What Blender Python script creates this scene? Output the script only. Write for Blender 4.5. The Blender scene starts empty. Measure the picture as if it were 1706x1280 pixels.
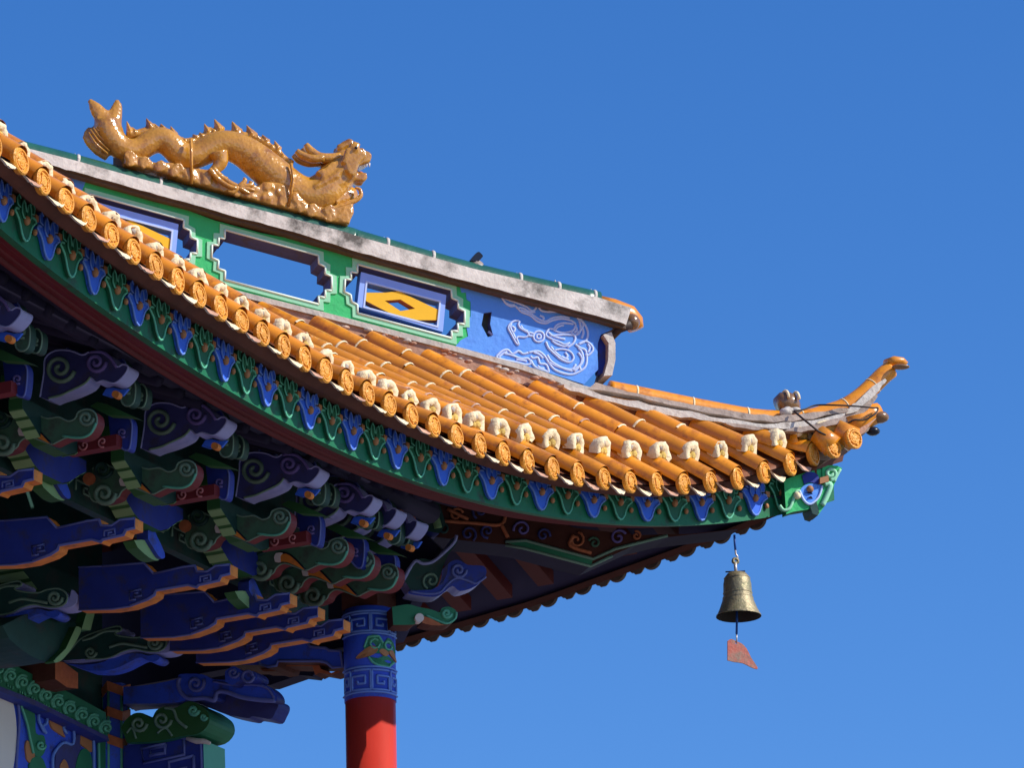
import bpy, math, random
import numpy as np
from mathutils import Vector, Matrix
from mathutils.geometry import tessellate_polygon
random.seed(7); rng = np.random.default_rng(7)
S = bpy.context.scene
COL = S.collection

# ------------------------------------------------------------------ camera
FPX, PITCH, ROLL = 9000.0, math.radians(18), 0.025
CAM = np.array([0, 0, 1.6])
FW = np.array([0, math.cos(PITCH), math.sin(PITCH)])
R0 = np.array([1.0, 0, 0]); U0 = np.array([0, -math.sin(PITCH), math.cos(PITCH)])
RC = math.cos(ROLL)*R0 - math.sin(ROLL)*U0
UC = math.sin(ROLL)*R0 + math.cos(ROLL)*U0
cd = bpy.data.cameras.new('camera'); cam = bpy.data.objects.new('camera', cd); COL.objects.link(cam)
cd.sensor_width = 36; cd.lens = FPX*36/1706; cd.clip_end = 5000
cam.matrix_world = Matrix(((RC[0], UC[0], -FW[0], CAM[0]), (RC[1], UC[1], -FW[1], CAM[1]), (RC[2], UC[2], -FW[2], CAM[2]), (0, 0, 0, 1)))
S.camera = cam

# ------------------------------------------------------------------ sky, sun, exposure
SUN_EL, SUN_AZ = math.radians(38), math.atan2(-.27, .96)      # azimuth measured from +X
w = bpy.data.worlds.new('World'); S.world = w; w.use_nodes = True
nt = w.node_tree; bg = nt.nodes['Background']
sky = nt.nodes.new('ShaderNodeTexSky'); sky.sky_type = 'NISHITA'; sky.sun_disc = False
sky.sun_elevation = SUN_EL; sky.sun_rotation = math.pi/2 - SUN_AZ
sky.air_density = 1.0; sky.dust_density = 1.2; sky.ozone_density = 3.5; sky.altitude = 1500
hs = nt.nodes.new('ShaderNodeHueSaturation'); hs.inputs['Saturation'].default_value = 1.30; hs.inputs['Value'].default_value = 1.02; hs.inputs['Hue'].default_value = .510
nt.links.new(sky.outputs[0], hs.inputs['Color']); nt.links.new(hs.outputs[0], bg.inputs['Color'])
bg.inputs['Strength'].default_value = 0.14
sl = bpy.data.lights.new('sun', 'SUN'); sl.energy = 4.2; sl.angle = math.radians(.5); sl.color = (1, .93, .82)
so = bpy.data.objects.new('sun', sl); COL.objects.link(so)
sd = Vector((math.cos(SUN_EL)*math.cos(SUN_AZ), math.cos(SUN_EL)*math.sin(SUN_AZ), math.sin(SUN_EL)))
so.rotation_euler = sd.to_track_quat('Z', 'Y').to_euler(); so.location = (30, -10, 40)
S.view_settings.view_transform = 'Standard'; S.view_settings.look = 'None'; S.view_settings.exposure = 0.3
S.render.engine = 'CYCLES'

# ------------------------------------------------------------------ frames of the building
def ray(x, y): return FW + (x-853)/FPX*RC - (y-640)/FPX*UC
def onp(x, y, P, n):
    d = ray(x, y); return CAM + d*(np.dot(P-CAM, n)/np.dot(d, n))
AL = math.radians(64)
r = np.array([math.cos(AL), math.sin(AL), 0])       # along the front eave, away from the viewer
o = np.array([math.sin(AL), -math.cos(AL), 0])      # outward from the front eave
Z = np.array([0, 0, 1.0])
PT = .20                                            # tile row pitch
DISC = [(29,268),(69,305),(104,336),(144,358),(180,392),(216,420),(254,450),(293,472),(326,490),(362,510),(399,536),(435,555),(467,574),(504,597),(536,616),(576,640),(608,660),(645,678),(680,695),(717,710),(754,726),(797,743),(836,757),(877,768),(920,781),(957,790),(1005,798),(1046,804),(1089,807),(1135,808),(1182,804),(1223,799),(1272,786),(1313,774)]
Q0 = CAM + ray(29, 268)*22; T0 = Q0@r; O0 = Q0@o
def W(t, B, z): return (T0+t*PT)*r + (O0+B)*o + z*Z          # t in tile rows, B metres outward, z height
def tplane(x, y, t): return onp(x, y, r*(T0+t*PT), r)
def bplane(x, y, B): return onp(x, y, o*(O0+B), o)
HA = tplane(524, 538, 25); HB = tplane(1165, 704, 32)
hd = HB-HA; hd[2] = 0; hd /= np.linalg.norm(hd)              # hip direction in plan
hn = np.array([hd[1], -hd[0], 0])                            # normal of the ridge wall's near face
def hp(x, y, back=0.0): return onp(x, y, HA-hn*back, hn)

# ------------------------------------------------------------------ materials
def lin(c): return tuple(((v/255)/12.92 if v/255 <= .04045 else ((v/255+.055)/1.055)**2.4) for v in c)
def mat(name, col, rough=.6, spec=.4, var=.15, vscale=8, bump=.0, bscale=30, metal=0, coat=0, dirt=None, dirtamt=.0, dscale=5, bvor=False, streak=None):
    m = bpy.data.materials.new(name); m.use_nodes = True; n = m.node_tree; b = n.nodes['Principled BSDF']
    b.inputs['Roughness'].default_value = rough; b.inputs['Specular IOR Level'].default_value = spec
    b.inputs['Metallic'].default_value = metal; b.inputs['Coat Weight'].default_value = coat; b.inputs['Coat Roughness'].default_value = .12
    tc = n.nodes.new('ShaderNodeTexCoord')
    src = tc.outputs['Object']
    if streak:
        mp = n.nodes.new('ShaderNodeMapping'); mp.inputs['Scale'].default_value = streak; n.links.new(src, mp.inputs[0]); src = mp.outputs[0]
    no = n.nodes.new('ShaderNodeTexNoise'); no.inputs['Scale'].default_value = vscale; no.inputs['Detail'].default_value = 6
    n.links.new(src, no.inputs['Vector'])
    oi = n.nodes.new('ShaderNodeObjectInfo')
    ad = n.nodes.new('ShaderNodeMath'); ad.operation = 'MULTIPLY_ADD'; ad.inputs[1].default_value = .35; n.links.new(oi.outputs['Random'], ad.inputs[0]); 
    n.links.new(no.outputs['Fac'], ad.inputs[2])
    mr = n.nodes.new('ShaderNodeMapRange'); mr.inputs['From Min'].default_value = .35; mr.inputs['From Max'].default_value = 1.0
    mr.inputs['To Min'].default_value = 1-var; mr.inputs['To Max'].default_value = 1+var; n.links.new(ad.outputs[0], mr.inputs['Value'])
    mx = n.nodes.new('ShaderNodeVectorMath'); mx.operation = 'SCALE'; mx.inputs[0].default_value = col; n.links.new(mr.outputs[0], mx.inputs['Scale'])
    out = mx.outputs[0]
    if dirt:
        n2 = n.nodes.new('ShaderNodeTexNoise'); n2.inputs['Scale'].default_value = dscale; n2.inputs['Detail'].default_value = 9; n2.inputs['Roughness'].default_value = .7
        n.links.new(src, n2.inputs['Vector'])
        m2 = n.nodes.new('ShaderNodeMapRange'); m2.inputs['From Min'].default_value = .62-dirtamt*.3; m2.inputs['From Max'].default_value = .80-dirtamt*.3
        n.links.new(n2.outputs['Fac'], m2.inputs['Value'])
        mm = n.nodes.new('ShaderNodeMix'); mm.data_type = 'RGBA'; mm.inputs['B'].default_value = (*dirt, 1)
        n.links.new(m2.outputs[0], mm.inputs['Factor']); n.links.new(out, mm.inputs['A']); out = mm.outputs['Result']
    n.links.new(out, b.inputs['Base Color'])
    if bump:
        if bvor: nb = n.nodes.new('ShaderNodeTexVoronoi'); nb.inputs['Scale'].default_value = bscale; bo = nb.outputs['Distance']
        else: nb = n.nodes.new('ShaderNodeTexNoise'); nb.inputs['Scale'].default_value = bscale; nb.inputs['Detail'].default_value = 5; bo = nb.outputs['Fac']
        n.links.new(tc.outputs['Object'], nb.inputs['Vector'])
        bp = n.nodes.new('ShaderNodeBump'); bp.inputs['Strength'].default_value = bump; bp.inputs['Distance'].default_value = .01
        n.links.new(bo, bp.inputs['Height']); n.links.new(bp.outputs[0], b.inputs['Normal'])
        if coat: n.links.new(bp.outputs[0], b.inputs['Coat Normal'])
    return m
M = {}
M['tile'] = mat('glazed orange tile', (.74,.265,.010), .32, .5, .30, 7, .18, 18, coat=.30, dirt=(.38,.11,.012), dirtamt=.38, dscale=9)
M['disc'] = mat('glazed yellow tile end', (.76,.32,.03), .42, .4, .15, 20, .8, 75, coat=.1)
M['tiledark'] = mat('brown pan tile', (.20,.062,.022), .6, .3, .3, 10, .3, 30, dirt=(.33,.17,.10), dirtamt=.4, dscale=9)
M['pinkmortar'] = mat('pink worn mortar', (.50,.28,.19), .9, .2, .25, 12, .5, 40, dirt=(.66,.52,.42), dirtamt=.35, dscale=14)
M['cream'] = mat('cream mortar', (.80,.66,.42), .8, .2, .12, 25, .5, 60, dirt=(.60,.42,.17), dirtamt=.2, dscale=24)
M['yelmortar'] = mat('ochre smeared mortar', (.58,.40,.10), .7, .3, .3, 40, .8, 60)
M['greymortar'] = mat('grey mortar', (.42,.36,.31), .9, .2, .25, 40, .8, 70)
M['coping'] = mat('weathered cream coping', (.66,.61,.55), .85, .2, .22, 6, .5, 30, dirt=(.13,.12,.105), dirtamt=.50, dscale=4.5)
M['copingdark'] = mat('dark brown underside', (.10,.075,.06), .9, .2, .3, 12, .4, 40)  # dark tone for the coping underside, reused on the back eave tiles
M['greentile'] = mat('glazed dark green tile', (.02,.11,.07), .3, .5, .3, 10, .2, 30, coat=.3)
M['green'] = mat('green wall paint', (.040,.48,.15), .62, .3, .12, 4, .3, 40, dirt=(.04,.33,.12), dirtamt=.3, dscale=6)
M['mint'] = mat('mint paint', (.30,.66,.42), .6, .3, .06, 8, .1, 60)
M['whiteline'] = mat('pale raised line', (.72,.84,.72), .6, .3, .05, 8)
M['blue'] = mat('bright blue wall paint', (.10,.31,.84), .6, .3, .14, 3, .3, 35, dirt=(.06,.17,.64), dirtamt=.32, dscale=4)
M['bluelight'] = mat('light blue frame paint', (.27,.42,.92), .6, .3, .08, 8)
M['blueline'] = mat('pale blue drawn line', (.50,.62,.92), .6, .3, .05, 8)
M['reveal'] = mat('dull blue grey reveal', (.085,.10,.24), .8, .2, .25, 8, .3, 40, dirt=(.10,.09,.09), dirtamt=.35, dscale=14)
M['revealdark'] = mat('shade-dark hole back', (.10,.10,.085), .85, .2, .3, 12, .3, 40)  # shade colour for the sheet behind the broken hole
M['yellow'] = mat('yellow lattice paint', (.86,.48,.012), .55, .3, .07, 8)
M['dragon'] = mat('ochre dragon glaze', (.56,.265,.028), .17, .6, .35, 5, .16, 60, coat=.6, dirt=(.25,.09,.012), dirtamt=.46, dscale=6, bvor=True)
M['dragonrough'] = mat('ochre carved base glaze', (.52,.24,.032), .25, .5, .3, 9, .7, 30, coat=.5, dirt=(.30,.09,.02), dirtamt=.3, dscale=12)
M['weathered'] = mat('weathered grey brown mortar', (.40,.32,.27), .9, .2, .35, 12, .9, 25, dirt=(.09,.06,.05), dirtamt=.25, dscale=9)
M['palestrip'] = mat('pale flaking mortar', (.58,.53,.47), .9, .2, .2, 12, .7, 35, dirt=(.20,.14,.11), dirtamt=.2, dscale=12)
M['glazebrown'] = mat('brown glaze', (.20,.10,.035), .25, .5, .3, 12, .3, 30, coat=.5)
M['wire'] = mat('dark wire', (.03,.015,.012), .6)
M['fgreen'] = mat('dark green fascia paint', (.004,.135,.058), .6, .3, .15, 8, .15, 60, dirt=(.03,.035,.03), dirtamt=.28, dscale=9)
M['lgreen'] = mat('lotus green paint', (.006,.105,.048), .6, .3, .15, 8, dirt=(.03,.035,.03), dirtamt=.28, dscale=9)
M['lgreenline'] = mat('lotus pale green line', (.10,.42,.27), .6, .3, .05, 8)
M['lblue'] = mat('lotus blue paint', (.03,.13,.68), .6, .3, .12, 8, dirt=(.03,.035,.03), dirtamt=.28, dscale=9)
M['lblueline'] = mat('lotus pale blue line', (.13,.25,.66), .6, .3, .05, 8)
M['bead'] = mat('ochre bead paint', (.38,.17,.07), .6, .3, .1, 8)
M['brownboard'] = mat('red brown board', (.085,.028,.020), .8, .2, .3, 8, .3, 30)
M['eaveboard'] = mat('faded brown eave board', (.13,.055,.04), .8, .2, .3, 8, .3, 30, dirt=(.10,.05,.04), dirtamt=.4, dscale=5)
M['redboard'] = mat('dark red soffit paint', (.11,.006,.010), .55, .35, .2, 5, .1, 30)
M['dark'] = mat('shade-dark blue soffit', (.022,.020,.05), .8, .2, .4, 3)  # deep eave shade worked into this near-black blue
M['rafter'] = mat('red rafter paint', (.085,.008,.007), .6, .3, .25, 4)
M['purple'] = mat('violet paint', (.045,.050,.19), .6, .3, .25, 9, bump=.25, bscale=22, dirt=(.05,.045,.045), dirtamt=.34, dscale=7)
M['lav'] = mat('lavender paint', (.29,.32,.62), .6, .3, .12, 9, dirt=(.22,.26,.60), dirtamt=.2, dscale=6)
M['teal'] = mat('dark teal green paint', (.012,.055,.050), .6, .3, .25, 9, bump=.25, bscale=22, dirt=(.05,.045,.045), dirtamt=.34, dscale=7)
M['leaf'] = mat('grey green paint', (.055,.14,.085), .6, .3, .15, 9, bump=.25, bscale=22, dirt=(.05,.045,.045), dirtamt=.34, dscale=7)
M['leafline'] = mat('pale sage line', (.14,.24,.18), .6, .3, .1, 9)
M['purpleline'] = mat('violet line', (.15,.12,.36), .6, .3, .1, 9)
M['crimson'] = mat('crimson paint', (.15,.018,.024), .6, .3, .2, 9)
M['pink'] = mat('pink curl paint', (.52,.20,.21), .6, .3, .1, 9)
M['orange'] = mat('orange paint', (.66,.22,.035), .6, .3, .25, 14, .25, 30, dirt=(.30,.12,.05), dirtamt=.35, dscale=10)
M['orangedull'] = mat('burnt orange paint', (.42,.13,.055), .7, .3, .25, 30, .4, 40)
M['white'] = mat('off white paint', (.66,.62,.60), .6, .3, .08, 9)
M['sage'] = mat('sage green paint', (.20,.36,.17), .6, .3, .12, 9)
M['sagedark'] = mat('deep leaf green paint', (.025,.11,.03), .6, .3, .15, 9)
M['navy'] = mat('deep blue paint', (.018,.036,.27), .6, .3, .25, 6, bump=.25, bscale=22, dirt=(.05,.045,.045), dirtamt=.34, dscale=7)
M['navyline'] = mat('greyed blue line', (.11,.14,.40), .6, .3, .1, 9)
M['royal'] = mat('royal blue paint', (.03,.085,.58), .6, .3, .2, 6, bump=.25, bscale=22, dirt=(.05,.045,.045), dirtamt=.34, dscale=7)
M['red'] = mat('red column lacquer', (.50,.036,.022), .42, .4, .14, 3, .12, 14, coat=.08, dirt=(.34,.05,.035), dirtamt=.3, dscale=4, streak=(3,3,.5))
M['scrollgreen'] = mat('green scroll paint', (.02,.17,.085), .6, .3, .15, 9)
M['mintline'] = mat('sea green line', (.10,.40,.27), .6, .3, .1, 9)
M['bronze'] = mat('weathered bronze', (.27,.225,.13), .5, .5, .4, 14, .5, 40, metal=.4, dirt=(.16,.17,.08), dirtamt=.4, dscale=14)
M['bronzein'] = mat('dark bronze inside', (.02,.018,.014), .8)
M['plate'] = mat('faded red metal vane', (.50,.14,.10), .7, .3, .25, 12, .4, 40, dirt=(.27,.20,.15), dirtamt=.62, dscale=12)
M['bluewire'] = mat('blue cord', (.01,.07,.30), .6)
M['black'] = mat('black glaze', (.008,.010,.02), .3, .4, .2, 9)
M['silver'] = mat('pale wire', (.55,.5,.48), .4, .5, metal=.4)
M['stone'] = mat('pale paving stone', (.21,.195,.18), .9, .2, .25, .6, .2, 6)
M['plaster'] = mat('white painted board', (.66,.64,.60), .7, .3, .05, 3)

# ------------------------------------------------------------------ mesh helpers
WO = {}
def link(ob, parent=None, wl=(0, 0, 0)):
    COL.objects.link(ob); wl = np.array(wl, float); WO[ob] = wl
    if parent is not None: ob.parent = parent; ob.location = wl-WO[parent]
    else: ob.location = wl
    return ob
def tag(ob, label=None, cat=None, group=None, kind=None):
    for k, v in (('label', label), ('category', cat), ('group', group), ('kind', kind)):
        if v: ob[k] = v
    return ob
def empty(name, loc, parent=None): return link(bpy.data.objects.new(name, None), parent, loc)
class MB:
    def __init__(s): s.v = []; s.f = []; s.m = []; s.mats = []; s.sm = []
    def mi(s, m):
        if m not in s.mats: s.mats.append(m)
        return s.mats.index(m)
    def add(s, vs, fs, m, smooth=False):
        k = len(s.v); s.v += [tuple(map(float, p)) for p in vs]; s.f += [tuple(i+k for i in f) for f in fs]
        s.m += [s.mi(m)]*len(fs); s.sm += [smooth]*len(fs)
    def prism(s, poly, vec, mf, ms=None, holes=(), mback=None, front=True):
        """polygon (3D list) pushed along vec; mf = face material, ms = side material; holes = list of polygons"""
        ms = ms or mf; loops = [list(map(np.array, poly))]+[list(map(np.array, h)) for h in holes]
        tri = tessellate_polygon([[Vector(p) for p in l] for l in loops]); allp = [p for l in loops for p in l]; n = len(allp); vec = np.array(vec)
        s.add(allp, [tuple(t) for t in tri], mf)
        s.add([p+vec for p in allp], [tuple(t[::-1]) for t in tri], mback or ms)
        for l in loops:
            q = len(l); s.add(l+[p+vec for p in l], [(i, (i+1) % q, (i+1) % q+q, i+q) for i in range(q)], ms)
    def tube(s, pts, rad, m, seg=8, cap=True, flat=None):
        """rad: number or list; flat=(axis, factor): squash the section along a world axis"""
        P = [np.array(p, float) for p in pts]; n = len(P); R = [rad]*n if np.isscalar(rad) else list(rad); vs = []
        up = None
        for i in range(n):
            t = P[min(i+1, n-1)]-P[max(i-1, 0)]; t = t/(np.linalg.norm(t)+1e-9)
            if up is None: up = Z if abs(t[2]) < .9 else np.array([1., 0, 0])
            a = np.cross(t, up); a /= np.linalg.norm(a)+1e-9; b = np.cross(a, t); up = b
            for j in range(seg):
                q = 2*math.pi*j/seg; d = (math.cos(q)*a+math.sin(q)*b)*R[i]
                if flat is not None: ax = flat[0]; d = d-ax*(d@ax)*(1-flat[1])
                vs.append(P[i]+d)
        fs = [(i*seg+j, i*seg+(j+1) % seg, (i+1)*seg+(j+1) % seg, (i+1)*seg+j) for i in range(n-1) for j in range(seg)]
        if cap: fs += [tuple(range(seg))[::-1], tuple(range((n-1)*seg, n*seg))]
        s.add(vs, fs, m, True)
    def ball(s, c, rx, m, seg=10, rings=7, sc=(1, 1, 1)):
        c = np.array(c); vs = []
        for i in range(rings+1):
            ph = math.pi*i/rings
            for j in range(seg):
                q = 2*math.pi*j/seg; vs.append(c+np.array([math.sin(ph)*math.cos(q)*sc[0], math.sin(ph)*math.sin(q)*sc[1], math.cos(ph)*sc[2]])*rx)
        s.add(vs, [(i*seg+j, (i+1)*seg+j, (i+1)*seg+(j+1) % seg, i*seg+(j+1) % seg) for i in range(rings) for j in range(seg)], m, True)
    def grid(s, rows, m, smooth=True):
        n = len(rows[0]); vs = [p for rw in rows for p in rw]
        s.add(vs, [(i*n+j, i*n+j+1, (i+1)*n+j+1, (i+1)*n+j) for i in range(len(rows)-1) for j in range(n-1)], m, smooth)
    def box(s, c, ax, m):
        """ax: three half-extent vectors"""
        c = np.array(c); a, b, d = map(np.array, ax)
        vs = [c+i*a+j*b+k*d for i in (-1, 1) for j in (-1, 1) for k in (-1, 1)]
        s.add(vs, [(0, 1, 3, 2), (4, 6, 7, 5), (0, 4, 5, 1), (2, 3, 7, 6), (0, 2, 6, 4), (1, 5, 7, 3)], m)
    def mesh(s, name, c=None):
        V = np.array(s.v); c = V.mean(0) if c is None else np.array(c, float)
        me = bpy.data.meshes.new(name); me.from_pydata((V-c).tolist(), [], s.f)
        for m in s.mats: me.materials.append(m)
        me.polygons.foreach_set('material_index', s.m); me.polygons.foreach_set('use_smooth', s.sm); me.update()
        return me, c
    def build(s, name, parent=None, c=None, bevel=0):
        me, c = s.mesh(name, c); ob = link(bpy.data.objects.new(name, me), parent, c)
        if bevel:
            b = ob.modifiers.new('bevel', 'BEVEL'); b.width = bevel; b.segments = 2; b.limit_method = 'ANGLE'; b.angle_limit = math.radians(40)
        return ob
def inst(me, name, parent, loc, rz=0):
    ob = link(bpy.data.objects.new(name, me), parent, loc); ob.rotation_euler = (0, 0, rz); return ob
def cr(pts, k=5, closed=False):
    P = [np.array(p, float) for p in pts]; n = len(P); out = []
    g = (lambda i: P[i % n]) if closed else (lambda i: P[max(0, min(n-1, i))])
    for i in range(n if closed else n-1):
        a, b, c, d = g(i-1), g(i), g(i+1), g(i+2)
        for j in range(k):
            t = j/k; out.append(.5*(2*b+(c-a)*t+(2*a-5*b+4*c-d)*t*t+(3*b-a-3*c+d)*t**3))
    out.append(P[0] if closed else P[-1]); return out
def zx(pts, x0, y0, s): return [(x0+a/s, y0+b/s) for a, b in pts]
def spiral(cx, cy, r0, turns=1.6, a0=0, n=26, d=1, r1=.12):
    return [(cx+r0*(1-(1-r1)*i/n)*math.cos(a0+d*2*math.pi*turns*i/n), cy+r0*(1-(1-r1)*i/n)*math.sin(a0+d*2*math.pi*turns*i/n)) for i in range(n+1)]
def offpoly(pts, d):
    """push a 2D polygon outward by d"""
    n = len(pts); A = sum(pts[i][0]*pts[(i+1) % n][1]-pts[(i+1) % n][0]*pts[i][1] for i in range(n)); sg = 1 if A > 0 else -1; out = []
    for i in range(n):
        p = np.array(pts[i]); a = p-np.array(pts[i-1]); b = np.array(pts[(i+1) % n])-p
        a = a/(np.linalg.norm(a)+1e-9); b = b/(np.linalg.norm(b)+1e-9)
        na = np.array([a[1], -a[0]])*sg; nb = np.array([b[1], -b[0]])*sg; m = na+nb; l = m@m
        m = m/(l if l > .35 else .35)*2 if l > 1e-6 else na
        mm = m/ (np.linalg.norm(m)+1e-9); k = min(d/max(.45, mm@na), 1.6*d); out.append(tuple(p+mm*k))
    return out

# ------------------------------------------------------------------ ground
g = MB(); n = 40; R = 1500
g.grid([[np.array([R*math.copysign(abs(u)**2.2, u), R*math.copysign(abs(v)**2.2, v), 0]) for v in np.linspace(-1, 1, n)] for u in np.linspace(-1, 1, n)], M['stone'], False)
tag(g.build('ground', c=(0, 0, 0)), kind='structure')

# ================================================================== PAVILION
COLP = onp(617, 1160, HA-hn*.10, hn)                 # axis of the corner column
CT = (COLP@r-T0)/PT; CB = COLP@o-O0                   # 26.36, -1.18
pav = empty('temple_pavilion', (COLP[0], COLP[1], 0))
tag(pav, 'painted temple pavilion with orange glazed tile roof and upturned eave corner', 'temple')
THK = .15                                            # ridge wall thickness
# ---- eave and hip curves
NE = 37
ti = np.arange(len(DISC)); pe = [tplane(x, y, i) for i, (x, y) in enumerate(DISC)]
cB = np.polyfit(ti, [p@o-O0 for p in pe], 5); cZ = np.polyfit(ti, [p[2] for p in pe], 5)
def eB(t): return float(np.polyval(cB, t)) if t > 0 else float(np.polyval(cB, 0))+t*.004
def eZ(t):
    if t < 0: return float(np.polyval(cZ, 0))-t*.004
    return float(np.polyval(cZ, t))
hpts = [tplane(x, y, j) for (x, y), j in zip([(524,538),(622,560),(720,591),(815,618),(909,645),(1000,668),(1077,687),(1165,704),(1246,722)], range(25, 34))]
hB = lambda t: -1.318+(t-25)*.206
hzc = np.polyfit(range(25, 34), [p[2] for p in hpts], 2)
def hZ(t):
    if t < 26: z = np.polyval(hzc, 26)+(26-t)*.056; return float(z)
    return float(np.polyval(hzc, min(t, 34)))-max(0, t-34)*.01
TC = 34.3                                            # corner, in rows
def eang(t):                                         # facing of the eave in plan: swings to the corner
    k = np.polyval(np.polyder(cB), max(0, min(t, 33)))/PT
    return math.atan(k)*.25
def rot(v, a): c, s_ = math.cos(a), math.sin(a); return np.array([v[0]*c-v[1]*s_, v[0]*s_+v[1]*c, v[2]])
AO = math.atan2(o[1], o[0])

# ---- tile rows of the front slope
def rowpath(t, lift, d0, d1, n=10):
    """axis points of row t from d0 metres in from the eave up to d1 (None = the hip)"""
    B0, z0 = eB(t), eZ(t); Bh = max(hB(t), B0-3.4); zh = hZ(t)-.045 if hB(t) >= B0-3.4 else z0+.745*3.4
    L = B0-Bh; d1 = L if d1 is None else d1; out = []
    for k in range(n+1):
        d = d0+(d1-d0)*k/n; u = d/max(L, .05)
        z = z0+.012+(zh-z0-.012)*u - .10*L*.35*u*(1-u)*1.0 + lift*(1-u*.6)
        out.append(W(t, B0-d, z))
    return out
def halftube(mb, P, rad, m, seg=10, up=Z, a0=-.35, a1=math.pi+.35):
    side = r; vs = []
    for i, p in enumerate(P):
        t = P[min(i+1, len(P)-1)]-P[max(i-1, 0)]; t /= np.linalg.norm(t); u = np.cross(side, t); u = u if u[2] > 0 else -u
        R_ = rad[i] if hasattr(rad, '__len__') else rad
        for j in range(seg+1):
            q = a0+(a1-a0)*j/seg; vs.append(p+R_*(math.cos(q)*side+math.sin(q)*u))
    n = seg+1
    mb.add(vs, [(i*n+j, i*n+j+1, (i+1)*n+j+1, (i+1)*n+j) for i in range(len(P)-1) for j in range(seg)], m, True)
# shared pieces --------------------------------------------------
# disc at the end of a cover tile (faces +X in its own frame)
def disc_mesh():
    mb = MB(); X = np.array([1., 0, 0]); Y = np.array([0, 1., 0]); rd = .055; n = 24
    prof = [(0, -.015), (rd-.004, -.015), (rd, .006), (rd-.006, .012), (rd-.012, .012), (rd-.016, .005), (.03, .006), (.018, .012), (0, .013)]
    vs = []
    for (q, x) in prof:
        for j in range(n): a = 2*math.pi*j/n; vs.append(X*x+q*(math.cos(a)*Y+math.sin(a)*Z))
    mb.add(vs, [(i*n+j, i*n+(j+1) % n, (i+1)*n+(j+1) % n, (i+1)*n+j) for i in range(len(prof)-1) for j in range(n)], M['disc'], False)
    rg = np.random.default_rng(4)                    # worn relief of a coiled figure
    mb.tube([X*.009+Y*p[0]+Z*p[1] for p in spiral(0, 0, .040, 1.7, .6, 26, 1, .15)], .0042, M['disc'], 5)
    for k in range(14):
        a = k*2.4; q = .010+.034*(k/14); mb.ball(X*.008+q*(math.cos(a)*Y+math.sin(a)*Z), rg.uniform(.004, .007), M['disc'], 6, 4)
    return mb.mesh('end_disc', (0, 0, 0))[0]
DM = disc_mesh()
def cap_mesh(seed):
    """broken upper run: thick cream half ring with grey and ochre mortar behind (faces +X)"""
    rg = np.random.default_rng(seed); mb = MB(); X = np.array([1., 0, 0]); Y = np.array([0, 1., 0]); n = 14; rows = []
    for x, ro, ri in ((-.05, .078, .05), (.0, .085, .052), (.035, .080, .050)):
        pass
    prof = [(-.06, .070), (-.01, .082), (.026, .086), (.034, .076), (.034, .056), (.026, .036), (.010, .024), (-.02, .022)]
    jit = rg.normal(0, .0035, n+1); jx = rg.normal(0, .006, n+1); vs = []
    for (x, q) in prof:
        for j in range(n+1):
            a = -.55+(math.pi+1.1)*j/n; f = (q+jit[j]); vs.append(X*(x+(jx[j] if x > 0 else 0))+f*(math.cos(a)*Y+math.sin(a)*Z*1.02))
    m_ = n+1
    mb.add(vs, [(i*m_+j, i*m_+j+1, (i+1)*m_+j+1, (i+1)*m_+j) for i in range(len(prof)-1) for j in range(n)], M['cream'], True)
    mb.ball((.020, -.030, .040), .024, M['greymortar'], 9, 6, (.7, 1, .9))
    mb.ball((.012, .018, -.004), .030, M['yelmortar'], 9, 6, (.8, .9, 1.1)); mb.ball((.0, -.010, -.012), .040, M['yelmortar'], 9, 6, (.6, 1.1, .6))
    return mb.mesh('broken_tile_collar', (0, 0, 0))[0]
CM = [cap_mesh(s) for s in range(5)]
def drip_mesh(seed):
    """pointed drip tile between two cover tiles (faces +X)"""
    rg = np.random.default_rng(seed+50); mb = MB(); X = np.array([1., 0, 0]); Y = np.array([0, 1., 0]); n = 12; v1 = []; v2 = []
    pts = []
    for j in range(n+1):
        u = -1+2*j/n; top = .018*(u*u)-.01; bot = -.034*(1-abs(u)**2.2)-.004
        pts.append((u*.078, top, bot))
    outer = [np.array([.01+.012*(1-(a/.078)**2), a, t]) for a, t, b in pts]; low = [np.array([.030+.012*(1-(a/.078)**2), a, b+rg.normal(0, .002)]) for a, t, b in pts]
    back = [p+np.array([-.20, 0, .13]) for p in outer]
    mb.grid([outer, low], M['cream' if seed % 3 else 'pinkmortar'], True); mb.grid([[p-X*.010 for p in low], [p-X*.010 for p in outer]], M['cream'], True)
    mb.grid([low, [p-X*.010 for p in low]], M['palestrip'], False)
    mb.grid([outer, back], M['tiledark'], True); mb.grid([[p-Z*.012 for p in back], [p-Z*.012 for p in outer]], M['tiledark'], True)
    return mb.mesh('drip_tile', (0, 0, 0))[0]
DR = [drip_mesh(s) for s in range(5)]
DMD = DM.copy(); DMD.materials[0] = M['copingdark']  # back eave copies in dark brown, shade painted into their colour
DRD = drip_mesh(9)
for q_ in range(len(DRD.materials)): DRD.materials[q_] = M['copingdark']

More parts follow.
